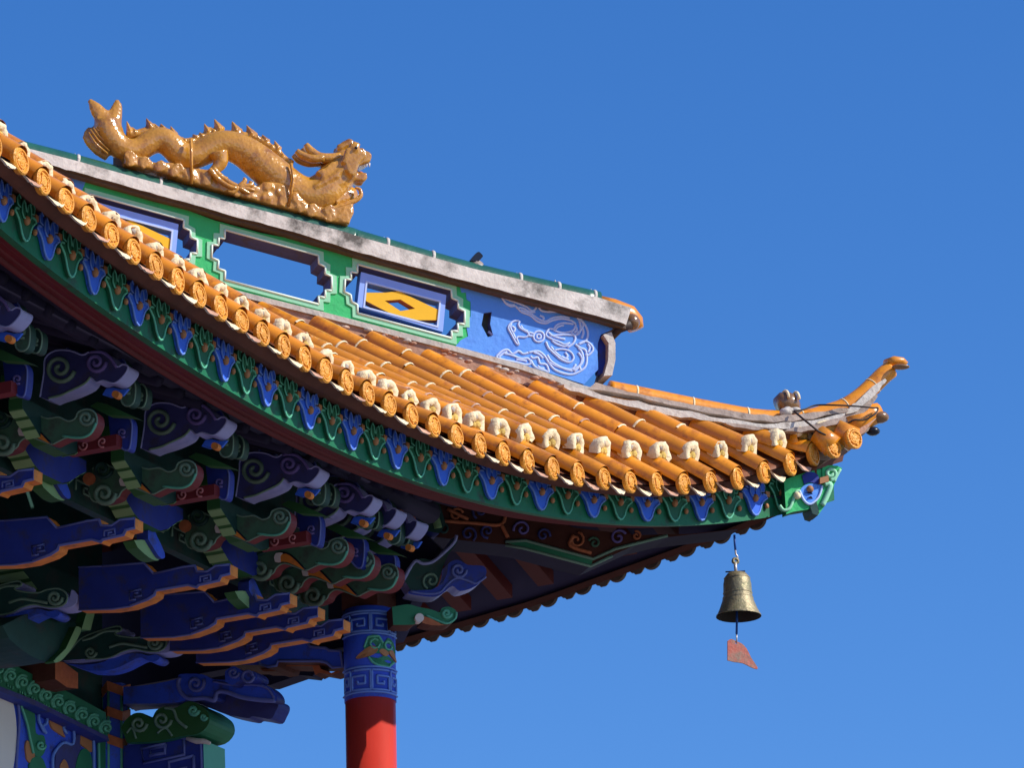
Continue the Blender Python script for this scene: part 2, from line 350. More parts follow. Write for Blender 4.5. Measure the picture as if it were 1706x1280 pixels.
for i in range(-5, 35):
    t = float(i); L = eB(t)-hB(t); ca = AO-eang(t)
    if i == 34: t = 33.9; L = .20
    mb = MB(); Lc = float(np.interp(t, [0, 16, 22, 27, 34], [.105, .105, .14, .14, .045]))
    lift = float(np.interp(t, [0, 16, 22, 26, 34], [.052, .055, .082, .085, .075]))
    jb = random.uniform(-.004, .004)
    # lower eave tile
    P = rowpath(t, 0.0, 0.0, min(Lc+.10, max(L, .12)), 3)
    P = [p+Z*.004+r*jb for p in P]; halftube(mb, P, .054, M['tile'])
    # upper run with joints
    if L > Lc+.06:
        P = rowpath(t, lift, Lc, None, 24); P = [p+r*jb for p in P]
        seglen = .285; tot = sum(np.linalg.norm(P[k+1]-P[k]) for k in range(len(P)-1)); ns = max(1, int(round(tot/seglen)))
        off = random.uniform(-.25, .25)
        cum = np.array([0]+list(np.cumsum([np.linalg.norm(P[k+1]-P[k]) for k in range(len(P)-1)]))); PP = np.array(P)
        def at(s_): return np.array([np.interp(s_, cum, PP[:, q]) for q in range(3)])
        cuts = [0]+[min(max((k+off*.5)*tot/ns, .03), tot-.01) for k in range(1, ns)]+[tot]
        for a, b in zip(cuts[:-1], cuts[1:]):
            jr = r*random.gauss(0, .0022)+Z*random.gauss(0, .0020)
            q = [at(a+(b-a)*k/4)+jr for k in range(5)]
            halftube(mb, q, [.0610, .0605, .0600, .0590, .0570], M['tile'])
            if a > 0: halftube(mb, [at(a-.006), at(a), at(a+.007)], [.0600, .0640, .0615], M['pinkmortar' if random.random() < .25 else 'cream'], 10, a0=-.1, a1=math.pi*random.uniform(.8, 1.02))
            if random.random() < .06: mb.ball(at((a+b)/2)+Z*.058+r*.02, .016, M['palestrip'], 6, 4, (1, 1, .35))
    row = mb.build('tile_row', pav)
    e0 = rowpath(t, 0.0, 0.0, .1, 1)[0]
    dsc = inst(DM, 'end_disc', row, W(t, eB(t)+.010, eZ(t)-.002), ca)
    dsc.scale = (1, random.uniform(.98, 1.04), random.uniform(1.06, 1.14)); dsc.rotation_euler[0] = random.uniform(-3, 3)
    if (L > Lc+.06 or i >= 32):
        cp = rowpath(t, lift if i < 32 else .085, Lc, Lc+.1, 1)[0] if L > .2 else W(t, eB(t)-Lc, eZ(t)+.11)
        c_ = inst(CM[i % 5], 'broken_collar', row, cp+Z*.004, ca+random.uniform(-.12, .12)); c_.scale = (.7, random.uniform(.72, .84), random.uniform(.66, .80)*float(np.interp(t, [0, 18, 24], [.82, .88, 1.05]))); c_.rotation_euler[0] = random.uniform(-.15, .15); c_.rotation_euler[1] = .18
    if i < 34:
        tm = t+.5; d_ = inst(DR[i % 5], 'drip_tile', row, W(tm, eB(tm)-.012, eZ(tm)-.028), AO-eang(tm)); d_.scale = (1, 1, random.uniform(.9, 1.15))

# ---- pan surface between the rows (front slope)
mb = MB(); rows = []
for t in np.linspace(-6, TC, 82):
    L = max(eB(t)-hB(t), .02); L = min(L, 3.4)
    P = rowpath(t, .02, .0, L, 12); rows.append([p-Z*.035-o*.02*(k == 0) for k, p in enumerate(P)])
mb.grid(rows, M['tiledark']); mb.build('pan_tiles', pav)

# ---- back slope: ruled between the hip and the back eave
BE = 34.03                                           # back eave plane, in rows
beZ = lambda B: float(np.interp(B, [-6.5, -2.6, -1.54, -.99, -.4, .15, .58], [8.95, 9.00, 9.12, 9.19, 9.30, 9.41, 9.51]))
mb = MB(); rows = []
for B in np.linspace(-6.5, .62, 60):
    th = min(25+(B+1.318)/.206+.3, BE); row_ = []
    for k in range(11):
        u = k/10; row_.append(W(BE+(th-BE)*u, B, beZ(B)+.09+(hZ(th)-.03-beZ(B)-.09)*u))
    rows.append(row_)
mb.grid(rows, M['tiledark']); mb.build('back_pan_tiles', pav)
X = np.array([1., 0, 0]); Y = np.array([0, 1., 0])
AR = math.atan2(r[1], r[0])
for k, B in enumerate(np.arange(.26, -4.2, -PT)):
    th = min(25+(B+1.318)/.206+.4, BE-.2); mb = MB(); zb = beZ(B)
    P = [W(BE+.15+(th-BE-.15)*u, B, zb+.10+(hZ(th)+.02-zb-.10)*u) for u in np.linspace(0, 1, 6)]
    sv = r; r_, r = r, o; halftube(mb, P, .062, M['tile']); r = r_
    row = mb.build('tile_row', pav)
    inst(DMD, 'end_disc', row, W(BE+.15, B, zb+.058), AR)
    d_ = inst(DRD, 'drip_tile', row, W(BE+.14, B-PT/2, zb+.045), AR); d_.scale = (1, .75, 1.1)

# ---- fascia and soffits under the front eave
FX = [(0.96,9.085),(2.74,9.075),(5.5,9.035),(7.74,9.015),(10,8.985),(12.6,8.965),(15,8.975),(18.8,9.03)]
# the rest comes from the photographed bottom line, met on the set-back curve
fbot = [(669,779),(860,847),(934,862),(1047,878),(1134,878),(1221,873),(1316,852),(1352,846)]
SB = .17
fz = list(FX)
for (x, y) in fbot[1:]:
    t = 24.
    for _ in range(25):
        P = tplane(x, y, t); e = P@o-O0-(eB(t)-SB); t += e*1.6       # walk t until the point sits on the curve
    fz.append((t, P[2]))
fzt = [a for a, b in fz]; fzz = [b for a, b in fz]
fcf = np.polyfit(fzt, fzz, 4)
def fZ(t): return float(np.polyval(fcf, min(max(t, 0), 36)))-min(t, 0)*.004
def fB(t): return eB(t)-SB
TF = 36.0
tt = np.linspace(-6, TF, 90)
fas = MB(); FH = .208
fas.grid([[W(t, fB(t), fZ(t)), W(t, fB(t), fZ(t)+FH)] for t in tt], M['fgreen'])
fas.grid([[W(t, fB(t)-.035, fZ(t)), W(t, fB(t), fZ(t))] for t in tt], M['fgreen'])
fas.grid([[W(t, fB(t)-.035, fZ(t)+FH), W(t, fB(t)-.035, fZ(t))] for t in tt], M['brownboard'])
fas = fas.build('fascia_board', pav)
bb = MB()
bb.grid([[W(t, fB(t)+.055, fZ(t)+FH-.005), W(t, eB(t)-.075, eZ(t)-.055), W(t, eB(t)-.03, eZ(t)-.008)] for t in tt], M['eaveboard'])
bb.grid([[W(t, fB(t)-.02, fZ(t)+FH-.005), W(t, fB(t)+.055, fZ(t)+FH-.005)] for t in tt], M['eaveboard'])
bb.build('eave_board', pav)
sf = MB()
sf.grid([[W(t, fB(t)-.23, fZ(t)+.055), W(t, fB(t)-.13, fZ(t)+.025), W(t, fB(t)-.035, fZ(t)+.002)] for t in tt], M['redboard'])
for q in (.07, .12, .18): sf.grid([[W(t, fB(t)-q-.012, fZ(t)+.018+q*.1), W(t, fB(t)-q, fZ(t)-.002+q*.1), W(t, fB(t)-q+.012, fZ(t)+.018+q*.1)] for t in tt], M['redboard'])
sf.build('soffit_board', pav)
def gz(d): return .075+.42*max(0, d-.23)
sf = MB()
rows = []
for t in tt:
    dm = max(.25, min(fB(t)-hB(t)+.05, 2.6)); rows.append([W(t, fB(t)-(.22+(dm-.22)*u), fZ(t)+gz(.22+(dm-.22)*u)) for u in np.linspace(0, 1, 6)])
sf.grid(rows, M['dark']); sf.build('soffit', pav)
for i in range(-4, 33):
    dm = min(fB(i)-hB(i), 1.5)
    if dm > .5:
        mb = MB(); mb.tube([W(i, fB(i)-.34, fZ(i)+gz(.34)-.02), W(i, fB(i)-dm, fZ(i)+gz(dm)-.02)], .034, M['dark'], 8); mb.build('rafter', pav)  # front rafters share the soffit's painted-in shade
# back soffit with its rafters, running along r
sf = MB(); rows = []
for B in np.linspace(-6.5, .60, 50):
    th = 25+(B+1.318)/.206; th = max(th, CT-3) if B < -1.2 else th; th = min(th, BE-.2)
    rows.append([W(BE+(th-BE)*u, B, beZ(B)+.05+.36*(BE-(BE+(th-BE)*u))*PT*.85) for u in np.linspace(0, 1, 6)])
sf.grid(rows, M['dark']); sf.build('back_soffit', pav)
for B in np.arange(.35, -4.0, -.24):
    th = max(25+(B+1.318)/.206+.5, CT)
    if BE-th < 1.5: continue
    mb = MB(); e_ = BE-.9; zz = lambda q: beZ(B)+.05+.36*(BE-q)*PT*.85-.03
    mb.box((W(e_, B, zz(e_))+W(th, B, zz(th)))/2, [(W(e_, B, zz(e_))-W(th, B, zz(th)))/2, o*.045, Z*.035], M['rafter']); mb.build('rafter', pav)
# back eave board, scalloped by its drip tiles
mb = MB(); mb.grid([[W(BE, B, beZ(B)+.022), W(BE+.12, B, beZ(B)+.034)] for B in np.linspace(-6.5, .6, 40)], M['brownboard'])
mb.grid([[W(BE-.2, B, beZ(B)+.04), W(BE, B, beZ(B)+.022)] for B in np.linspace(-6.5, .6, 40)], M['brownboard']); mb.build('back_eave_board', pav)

# ---- lotus pendants on the fascia (frame: +X outward, Y along, Z up; tip at z=0)
def lotus_mesh(mf, ml, name):
    mb = MB(); X = np.array([1., 0, 0]); Y = np.array([0, 1., 0])
    half = [(0, 0), (.018, .006), (.034, .022), (.046, .046), (.058, .064), (.080, .080), (.094, .086), (.086, .098), (.06, .100), (.03, .104)]
    body = [(-a, b) for a, b in half[::-1]][:-1]+half
    f = lambda p, x=0: X*x+Y*p[0]+Z*p[1]
    mb.prism([f(p, .016) for p in body], -X*.016, mf, mf)
    mb.tube([f(p, .017) for p in body[1:-1]], .0048, ml, 5)
    for s_ in (-1, 1):                               # paired upper petals
        pe_ = [(s_*.006, .078), (s_*.026, .076), (s_*.040, .092), (s_*.040, .118), (s_*.028, .140), (s_*.012, .128), (s_*.004, .102)]
        mb.prism([f(p, .022) for p in pe_], -X*.022, mf, mf); mb.tube([f(p, .023) for p in pe_], .0035, ml, 5)
        pe_ = [(s_*.046, .108), (s_*.072, .112), (s_*.078, .134), (s_*.062, .152), (s_*.046, .140)]
        mb.prism([f(p, .018) for p in pe_], -X*.018, mf, mf); mb.tube([f(p, .019) for p in pe_], .003, ml, 5)
    mb.ball(f((0, .072), .022), .017, M['bead'], 8, 6); mb.ball(f((.096, .056), .010), .012, M['bead'], 7, 5)
    mb.box(f((.098, .106), .010), [X*.010, Y*.014, Z*.011], M['bead'])
    return mb.mesh(name, (0, 0, 0))[0]
LB = lotus_mesh(M['lblue'], M['lblueline'], 'blue_lotus'); LG = lotus_mesh(M['lgreen'], M['lgreenline'], 'green_lotus')
k = 0
for t in np.arange(-3.27, TF-.3, 1.0):
    b = fB(t+.3)-fB(t-.3)
    inst(LB if k % 2 == 0 else LG, 'lotus_pendant', fas, W(t, fB(t)+.002, fZ(t)+.020), AO-math.atan(b/(.6*PT))).scale = (1, random.uniform(.96, 1.06), random.uniform(1.22, 1.34)); k += 1

# ---- ridge wall on the hip (pierced, painted)
z3 = lambda L: zx(L, 380, 380, 700/300*731/700*1.0443 if 0 else 2.437); z8 = lambda L: zx(L, 240, 340, 4.489); z2 = lambda L: zx(L, 0, 200, 4.0); zr = lambda L: zx(L, 740, 460, 5.018)
dh = HB-HA; dh /= np.linalg.norm(dh)
TOPL = [(1036,546),(995,532),(872,499),(749,466),(626,425),(434,396-8),(357,367),(250,327),(145,297),(85,282),(-60,235)]
BOTL = [(-60,352),(85,398),(200,430),(336,469),(396,487),(536,527),(749,577),(872,610),(971,643)]
def stepped(cx, cy, ha, fl, hv, g=0.0):
    """stepped eight-sided opening: ha = half length to the tips, fl = half length of the long edge, hv = half height, g = border width"""
    d = (ha-fl)/2; q = [(fl+g, hv+g), (fl+g, hv*.66+g*.8), (fl+d+g, hv*.62+g*.7), (fl+d+g, hv*.30+g*.5), (ha+g, hv*.26+g*.4)]
    h_ = q+[(x, -y) for x, y in q[::-1]]; full_ = h_+[(-x, -y) for x, y in h_]
    rg = random.Random(int(cx)); return [(cx+x+rg.uniform(-.7, .7), cy-y+x*.272+rg.uniform(-.7, .7)) for x, y in full_]
OPD = [((228,384,99,77,38)), ((453,445.5,98.5,77,40)), ((674,502.5,98.5,77,39))]
OP1, OP2, OP3 = [stepped(*q) for q in OPD]
HOLE = zr([(330,310),(398,300),(385,400),(408,490),(365,512),(312,410)])
wall = MB()
END = [(1000,560),(994,596),(978,640)]
outl = TOPL[:1]+TOPL[1:]+BOTL+[]
right = zr([(1440,415),(1400,450),(1310,490),(1285,560),(1282,660),(1290,780),(1240,830),(1170,905)])
poly = [(1029,542)]+TOPL[1:]+BOTL[:-1]+right[::-1]
bz = lambda q, back=0.0: hp(q[0], q[1], back)
pushv = -hn*THK
# wall core in dull blue (reveals), then green and blue skins 3 mm proud
wall.prism([bz(q, .004) for q in poly], pushv, M['green'], M['reveal'], holes=[[bz(q, .004) for q in h] for h in (OP1, OP2, OP3, HOLE)])
wall = wall.build('ridge_wall', pav)
gb = z3([(940,233),(948,262),(966,262),(968,290),(985,300),(985,360),(972,372),(968,400),(975,440),(945,455),(922,482)])
blue = MB()
bp_ = gb+[q for q in z3([(1000,500),(1200,556)])]+right[::-1]+[(1029,542),(995,532),(872,499)]
blue.prism([bz(q, .001) for q in bp_], -hn*.005, M['blue'], M['blue'], holes=[[bz(q, .001) for q in HOLE]])
blue.build('blue_field', wall); blue = MB()
blue.prism([bz(q, .001) for q in [(-60,235),(85,282),(145,297),(135,322),(120,335),(110,345),(60,330),(-60,290)]], -hn*.005, M['blue'], M['blue'])
blue.build('blue_field', wall)
# broken hole, its inner shade painted as a dark sheet, with a bent shard
sh = MB(); sh.prism([bz(q, .05) for q in offpoly(HOLE, 3)], -hn*.02, M['revealdark']); sh.prism([bz(q, -.004) for q in zr([(375,455),(412,488),(400,500),(365,470)])], -hn*.03, M['reveal']); sh.build('broken_hole', wall)
def framed(op, od, name):
    mb = MB(); ring = stepped(*od, g=9.5)
    mb.prism([bz(q, -.002) for q in ring], -hn*.006, M['mint'], M['mint'], holes=[[bz(q, -.002) for q in offpoly(op, .6)]])
    ed = [bz(q, -.003) for q in offpoly(op, 1.2)]; [mb.tube([a_, b_], .0056, M['whiteline'], 6) for a_, b_ in zip(ed, ed[1:]+ed[:1])] if 1 else mb.tube(ed+[ed[0]], .0060, M['whiteline'], 6)
    return mb.build(name, wall)
for op, od in zip((OP1, OP2, OP3), OPD): framed(op, od, 'opening_border')
def lattice(dx, dy):
    s_ = lambda L: [(x+dx, y+dy) for x, y in L]
    mb = MB(); outer = s_(z3([(540,178),(886,272),(872,422),(524,318)])); inner = s_(z3([(566,222),(858,300),(848,396),(556,318)]))
    mb.prism([bz(q, .005) for q in outer], -hn*.07, M['bluelight'], M['blue'], holes=[[bz(q, .005) for q in inner]])
    e1 = offpoly(inner, 2.8); mb.prism([bz(q, .002) for q in e1], -hn*.006, M['blueline'], M['blueline'], holes=[[bz(q, .002) for q in inner]])
    f_ = mb.build('lattice_frame', wall)
    lt = MB(); yo = s_(z3([(556,262),(640,262),(692,256),(858,334),(855,374),(742,374),(688,360),(625,330),(556,294)])); yi = s_(z3([(636,295),(700,290),(760,327),(700,337)]))
    lt.prism([bz(q, .008) for q in yo], -hn*.05, M['yellow'], M['orangedull'], holes=[[bz(q, .008) for q in yi]])
    lt.build('diamond_lattice', f_)
lattice(0, 0); lattice(-446, -118)
# white trim under the wall
tr = MB(); bl = [(-60,350),(85,396),(200,428),(336,469),(396,487),(536,522),(749,577),(872,611),(971,645),(990,650)]
tr.prism([bz((x, y-3), -.015) for x, y in bl]+[bz((x, y+6), -.015) for x, y in bl[::-1]], -hn*(THK+.03), M['palestrip'], M['palestrip']); tr.build('base_trim', wall)
# foot of mortar between trim and tiles
ft = MB(); ft.prism([bz((x, y+4), .0) for x, y in bl]+[bz((x, y+30), .0) for x, y in bl[::-1]], -hn*THK, M['pinkmortar'], M['pinkmortar']); ft.build('mortar_foot', wall)
for k in range(26):
    u = random.uniform(.35, 1); x = 336+u*630; y = np.interp(x, [a for a, b in bl], [b for a, b in bl])+random.uniform(8, 17)
    mb = MB() if k == 0 else mb; mb.ball(bz((x, y), -.03), random.uniform(.008, .022), M['pinkmortar'] if random.random() < .6 else M['palestrip'], 6, 4, (1.4, 1, .6))
tag(mb.build('mortar_crumbs', wall), kind='stuff')
# painted cloud scroll in pale line
cl = MB()
st = [
 [(482,178),(520,232),(560,252),(600,252),(645,300),(720,330),(780,380),(850,395),(900,372),(980,357),(1060,372),(1100,402)],
 [(482,178),(540,200),(620,228),(690,258),(735,292),(770,265),(752,240)], [(600,262),(660,270),(715,300),(760,300)], [(790,262),(820,292),(880,296),(900,275),(880,262)], [(800,330),(830,345),(825,375)],
 [(860,300),(960,300),(1060,320),(1130,350),(1180,412),(1202,480),(1185,540),(1125,572)],
 [(625,372),(572,382),(535,430),(562,490),(600,560),(622,572),(608,512),(680,512),(705,480),(640,440),(620,405),(632,380)], [(565,420),(590,440),(580,470)], [(705,470),(752,485)], [(700,500),(752,505)],
 spiral(790,507,45,1.0,0,16,1,1.0), spiral(790,507,18,1.0,0,10,1,1.0),
 [(1080,402),(1000,392),(940,410),(915,442),(878,442),(850,490),(882,520),(960,552),(1005,572),(1050,560)],
 [(915,450),(960,470),(1020,472),(1080,452),(1102,405)], [(1130,372),(1142,440),(1110,490),(1000,492),(880,502)], [(1030,600),(1080,560),(1095,510),(1060,470)],
 [(850,550),(872,602),(920,650),(980,700),(1050,722),(1082,682),(1052,632),(985,612),(920,622)], [(900,540),(940,570),(1010,590),(1040,560)],
 [(1095,570),(1135,602),(1180,622),(1192,700),(1170,770),(1080,822),(1000,816),(920,782),(870,722),(840,672),(785,630),(700,642)],
 [(1120,640),(1150,690),(1130,750),(1070,790)], [(1110,480),(1150,440),(1160,390),(1110,350)],
 [(1120,572),(1180,546),(1230,580),(1242,622),(1200,666),(1180,652)],
 [(430,680),(480,630),(530,618),(570,652),(620,628),(660,652),(700,642)], [(430,680),(500,702),(600,722),(682,742),(722,730),(700,690),(640,692),(560,662),(500,650)],
 [(722,702),(760,762),(840,792),(872,802),(852,742),(800,732),(782,682),(745,690),(720,672)], [(872,722),(960,762),(1060,782),(1100,740)], [(1100,770),(1130,760),(1140,790)],
]
st += [[(500,215),(545,240),(590,240)], [(640,285),(720,312),(790,360),(850,378),(900,352),(980,338),(1050,350)], [(560,395),(552,430),(575,480),(598,530)], [(640,415),(660,445),(700,465)], [(1000,410),(950,425),(930,450)],
 [(870,470),(905,500),(960,520),(1010,530)], [(1095,420),(1110,450),(1085,475)], [(1150,420),(1165,470),(1150,520)], [(890,590),(930,640),(985,685),(1040,700)], [(1010,640),(1030,670),(1010,690),(980,672)], [(1120,600),(1150,640),(1160,700),(1135,750),(1085,800)],
 [(455,680),(490,650),(525,636)], [(600,700),(650,705),(690,715)], [(860,660),(890,710),(940,745),(1010,780),(1070,795)], [(745,640),(790,655),(825,690)], [(780,752),(800,770),(835,775)], [(1200,570),(1215,600),(1200,640)]]
for s_ in st: cl.tube([bz(q, .0006) for q in cr(zr(s_), 4)], .0064, M['blueline'], 5)
cl.build('cloud_scroll_painting', wall)
# coping: cream band with dark underside, green glazed ridge tiles, orange end tile
CTOP = [(-60,219),(12,238),(125,267),(200,288),(310,318),(431,349),(574,386),(602,395),(790,448),(995,495),(1052,513)]
CBOT = [(-60,233),(85,280),(145,296),(250,326),(316,343),(383,364),(460,383),(540,407),(619,431),(749,466),(872,499),(995,531),(1043,546)]
PR = .07
cb = MB()
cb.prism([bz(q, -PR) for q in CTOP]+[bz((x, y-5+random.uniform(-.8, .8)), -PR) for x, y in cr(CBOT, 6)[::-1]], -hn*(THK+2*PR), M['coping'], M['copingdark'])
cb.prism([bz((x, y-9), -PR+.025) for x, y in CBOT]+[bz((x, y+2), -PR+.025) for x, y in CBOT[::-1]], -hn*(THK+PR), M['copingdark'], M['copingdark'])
cop = cb.build('ridge_coping', pav, bevel=.006)
cl2 = [bz((x, y-1.5), THK/2) for x, y in CTOP]
axis = cr([bz((x, y-1), THK/2) for x, y in CTOP[:-1]], 6)
gt = MB(); gt.tube([p-Z*.046 for p in axis], .070, M['greentile'], 16)
gt.build('green_ridge_tiles', cop)
jn = MB()
for x in (15, 125, 262, 640, 716, 787+74, 925, 985):
    y = np.interp(x, [a for a, b in CTOP], [b for a, b in CTOP])
    p = bz((x, y-1), THK/2)-Z*.046; jn.tube([p-dh*.008, p, p+dh*.008], [.0715, .0735, .0715], M['palestrip'], 16)
    jn.ball(p+Z*.072, random.uniform(.003, .010), M['palestrip'], 6, 4, (.6, 1, 1.2))
jn.build('tile_joints', cop)
gtile = None; ot = MB(); pts_ = [bz(q, THK/2) for q in [(990,505),(1020,512),(1046,521),(1056,530),(1060,540)]]
ot.tube([p-Z*.03 for p in pts_], [.074, .074, .070, .056, .04], M['tile'], 14); ot.ball(bz((1052, 537), .0), .045, M['glazebrown'], 10, 7)
ot.tube([bz((1050,540), -.02), bz((1035,548), -.01), bz((1022,556), .0)], [.028, .02, .012], M['wire'], 8); ot.build('end_tile', cop)
# hexagonal end plate; navy slab paints in its shadowed reveal
ep = MB()
ep.prism([bz(q, .02) for q in zr([(1312,490),(1345,480),(1375,560),(1375,700),(1340,815),(1288,812),(1280,650),(1288,545)])], -hn*.05, M['navy'], M['royal'])
ep.prism([bz(q, -.03) for q in zr([(1330,490),(1398,468),(1432,560),(1432,700),(1405,830),(1335,835),(1372,700),(1375,560)])], -hn*(THK+.02), M['palestrip'], M['weathered'])
ep.build('end_plate', wall)

# ---- upturned hip tail: layered worn mortar and orange tiles
zt = lambda L: zx(L, 940, 560, 2.843); zu = lambda L: zx(L, 1240, 560, 4.0)
TOP = zt([(210,215),(300,232),(450,262),(600,292),(740,318),(900,345),(1040,352),(1150,345),(1250,318),(1330,290),(1400,245),(1460,190),(1510,140),(1545,112)])
tail = empty('hip_tail', bz((1250, 690)), pav)
def band(mat_, up, lo, b0, th, mat2=None, name='mortar_band', jag=0):
    jag *= 1.8
    mb = MB(); a = [bz((x, y+random.gauss(0, jag)), b0) for x, y in cr(up, 3)]; b = [bz((x, y+random.gauss(0, jag)), b0) for x, y in cr(lo, 3)]
    mb.prism(a+b[::-1], -hn*th, mat_, mat2 or mat_); return mb.build(name, tail, bevel=.003)
def sh_(L, dy, dx=0): return [(x+dx, y+dy) for x, y in L]
# orange tile tube along the top
mb = MB(); ax = cr([bz((x, y+17), THK/2) for x, y in TOP], 4); nA = len(ax)
rads = [.058-.012*(k/nA) for k in range(nA)]
mb.tube(ax, rads, M['tile'], 16); tl = mb.build('tail_tile', tail)
jn = MB()
for k in [5, 12, 19, 27, 36, 44]:
    if k < nA-1: jn.tube([ax[k]-(ax[k+1]-ax[k])*.12, ax[k]+(ax[k+1]-ax[k])*.1], [rads[k]+.002]*2, M['cream'], 16)
jn.build('tile_joint', tl)
# hooked tip with dark round end
mb = MB(); tp = [bz(q, THK/2) for q in zu([(955,190),(1000,172),(1040,178),(1072,196)])]
mb.tube(tp, [.044, .046, .044, .030], M['tile'], 16, flat=(Z, .62))
e1 = bz(zu([(1042,207)])[0], .0); mb.ball(e1, .044, M['glazebrown'], 14, 8, (1.1, .7, .30)); mb.build('hooked_tip', tail)
band(M['weathered'], zt([(150,215),(300,262),(450,295),(600,320),(740,345),(900,372),(1040,378),(1180,362),(1340,335)]), zt([(110,250),(300,275),(450,315),(600,345),(740,372),(900,400),(1040,405),(1180,388),(1345,355)]), -.030, THK+.04, name='mortar_band', jag=.6)
band(M['palestrip'], zt([(0,228),(120,262),(300,305),(450,335),(600,362),(740,385),(900,412),(1040,412),(1180,395),(1330,362)]), zt([(0,245),(120,282),(300,335),(450,368),(600,392),(740,408),(900,432),(1040,440),(1180,425),(1330,392)]), -.060, THK+.1, name='mortar_band', jag=.7)
band(M['tiledark'], zt([(60,270),(300,335),(450,365),(600,390),(740,405),(900,425),(1040,430),(1100,430)]), zt([(60,300),(300,390),(450,430),(600,460),(740,478),(900,480),(1040,490),(1100,470)]), -.01, THK, name='mortar_shadow_gap', jag=.5)
band(M['weathered'], zt([(760,412),(900,428),(1000,440),(1130,430),(1250,400),(1330,372)]), zt([(770,422),(895,446),(960,438),(1080,455),(1200,440),(1335,405)]), -.075, .05, name='mortar_flake', jag=.8)
band(M['palestrip'], zt([(1300,350),(1350,340),(1400,295),(1460,240),(1520,200)]), zt([(1300,372),(1370,365),(1430,320),(1490,262),(1528,212)]), -.02, THK+.02, name='mortar_band', jag=.7)
band(M['weathered'], zt([(1290,405),(1350,365),(1420,310),(1475,268)]), zt([(1300,450),(1380,400),(1440,345),(1485,285)]), -.01, THK, name='mortar_band', jag=.6)
band(M['pinkmortar'], zt([(1290,400),(1360,380),(1420,360),(1480,345)]), zt([(1300,470),(1400,470),(1450,420),(1500,370)]), .0, THK*.8, name='mortar_band', jag=.5)
mb = MB(); mb.tube([bz(q, .05) for q in zt([(1330,430),(1400,400),(1450,375),(1490,362)])], [.07, .066, .06, .052], M['tile'], 12); mb.ball(bz(zt([(1490,385)])[0], .03), .055, M['glazebrown'], 10, 7, (1, .8, .6)); mb.build('lower_tip_tile', tail)
mb = MB(); mb.ball(bz(zt([(1462,452)])[0], .04), .038, M['black'], 8, 6, (1, 1, .6)); mb.build('lower_tip_knob', tail)
mb = MB()                                            # infill of rubble mortar closing the corner beneath the tail
mb.prism([bz(q, .02) for q in zt([(1070,480),(1150,455),(1290,410),(1400,370),(1470,390),(1440,450),(1395,480),(1380,520),(1310,545),(1240,590),(1180,590),(1120,560)])], -hn*.16, M['weathered'], M['tiledark']); mb.build('corner_infill', tail)
# last big corner tile with its hood and disc
mb = MB(); hood = zt([(1195,420),(1230,408),(1290,412),(1330,440),(1345,480),(1350,510)])
P_ = [bz(q, -.06) for q in cr(hood, 4)]
rows = [[p, p-hn*.05+Z*0.0] for p in P_]
mb.tube(P_, .010, M['cream'], 6)
mb.prism([bz(q, -.055) for q in hood]+[bz(q, -.055) for q in zt([(1330,525),(1310,545),(1240,500),(1205,470)])], -hn*.03, M['yelmortar'], M['tile'])
mb.tube([bz(q, -.045) for q in zt([(1280,440),(1330,470),(1372,492)])], [.055, .062, .066], M['tile'], 12); ct = mb.build('corner_tile', tail)
for (px, py, sc, az) in [(1388,747,1.0,-.34), (1422,731,1.04,-.38)]:
    dd = inst(DM, 'end_disc', ct, hp(px, py, -.11), AO+az); dd.scale = (1, sc, sc)
mb = MB(); mb.tube([hp(1362, 724, -.06), hp(1388, 745, -.10)], [.055, .062], M['tile'], 12); mb.build('corner_tile', tail)

fr = MB(); fr.prism([bz(q, -.02) for q in [(1306,800),(1340,788),(1395,776),(1380,835),(1352,848),(1322,853),(1310,857)]], -hn*.06, M['green'], M['fgreen']); fr = fr.build('fascia_return', fas)
lr = MB(); lr.prism([bz(q, -.028) for q in zu(cr([(368,1035),(395,1000),(440,985),(495,990),(520,1000),(495,1075),(442,1122),(400,1100)], 3))], -hn*.02, M['blue'], M['lblue'])
lr.tube([bz(q, -.03) for q in zu(cr([(368,1035),(400,1100),(442,1122),(495,1075),(520,1000)], 4))], .007, M['blueline'], 5); lr.ball(bz(zu([(437,1022)])[0], -.03), .02, M['bead'], 8, 6)
lr.prism([bz(q, -.028) for q in zu(cr([(385,930),(430,905),(490,925),(495,985),(440,975),(400,990)], 3))], -hn*.02, M['navy'], M['navy']); lr.build('lotus_pendant', fr)
lr = MB(); lr.tube([bz(q, -.024) for q in zu(cr([(235,1130),(262,1162),(300,1150),(325,1095),(345,1040),(372,1035)], 4))], .009, M['mint'], 5); lr.ball(bz(zu([(352,1065)])[0], -.03), .02, M['cream'], 8, 6); lr.build('raised_line', fr)
# ---- corner scroll board and corner beam (hip rafter), painted
cs = MB()
pl = zu([(520,880),(560,862),(620,866),(652,882),(612,962),(590,1012),(545,1120),(492,1196),(470,1180),(478,1120),(500,1060),(520,990)])
cs.prism([bz(q, -.03) for q in pl], -hn*.09, M['green'], M['fgreen'])
cs.prism([bz(q, -.034) for q in zu([(440,1140),(480,1100),(500,1180),(488,1196),(455,1185)])], -hn*.12, M['teal'], M['teal'])
cs.tube([bz(q, -.036) for q in cr(zu(spiral(575, 920, 42, 1.3, 1.6, 16, -1, .2)), 2)], .010, M['mint'], 6)
cs.tube([bz(q, -.036) for q in cr(zu([(535,990),(560,985),(575,1000),(550,1070),(520,1130)]), 4)], .014, M['mint'], 6)
cs.tube([bz(q, -.036) for q in cr(zu([(640,890),(615,935),(600,970)]), 4)], .008, M['mint'], 6)
cs.prism([bz(q, -.05) for q in zu([(505,945),(560,930),(565,970),(505,985)])], -hn*.06, M['bead'], M['bead'])
cs.build('corner_scroll_board', fas)
bm = MB()
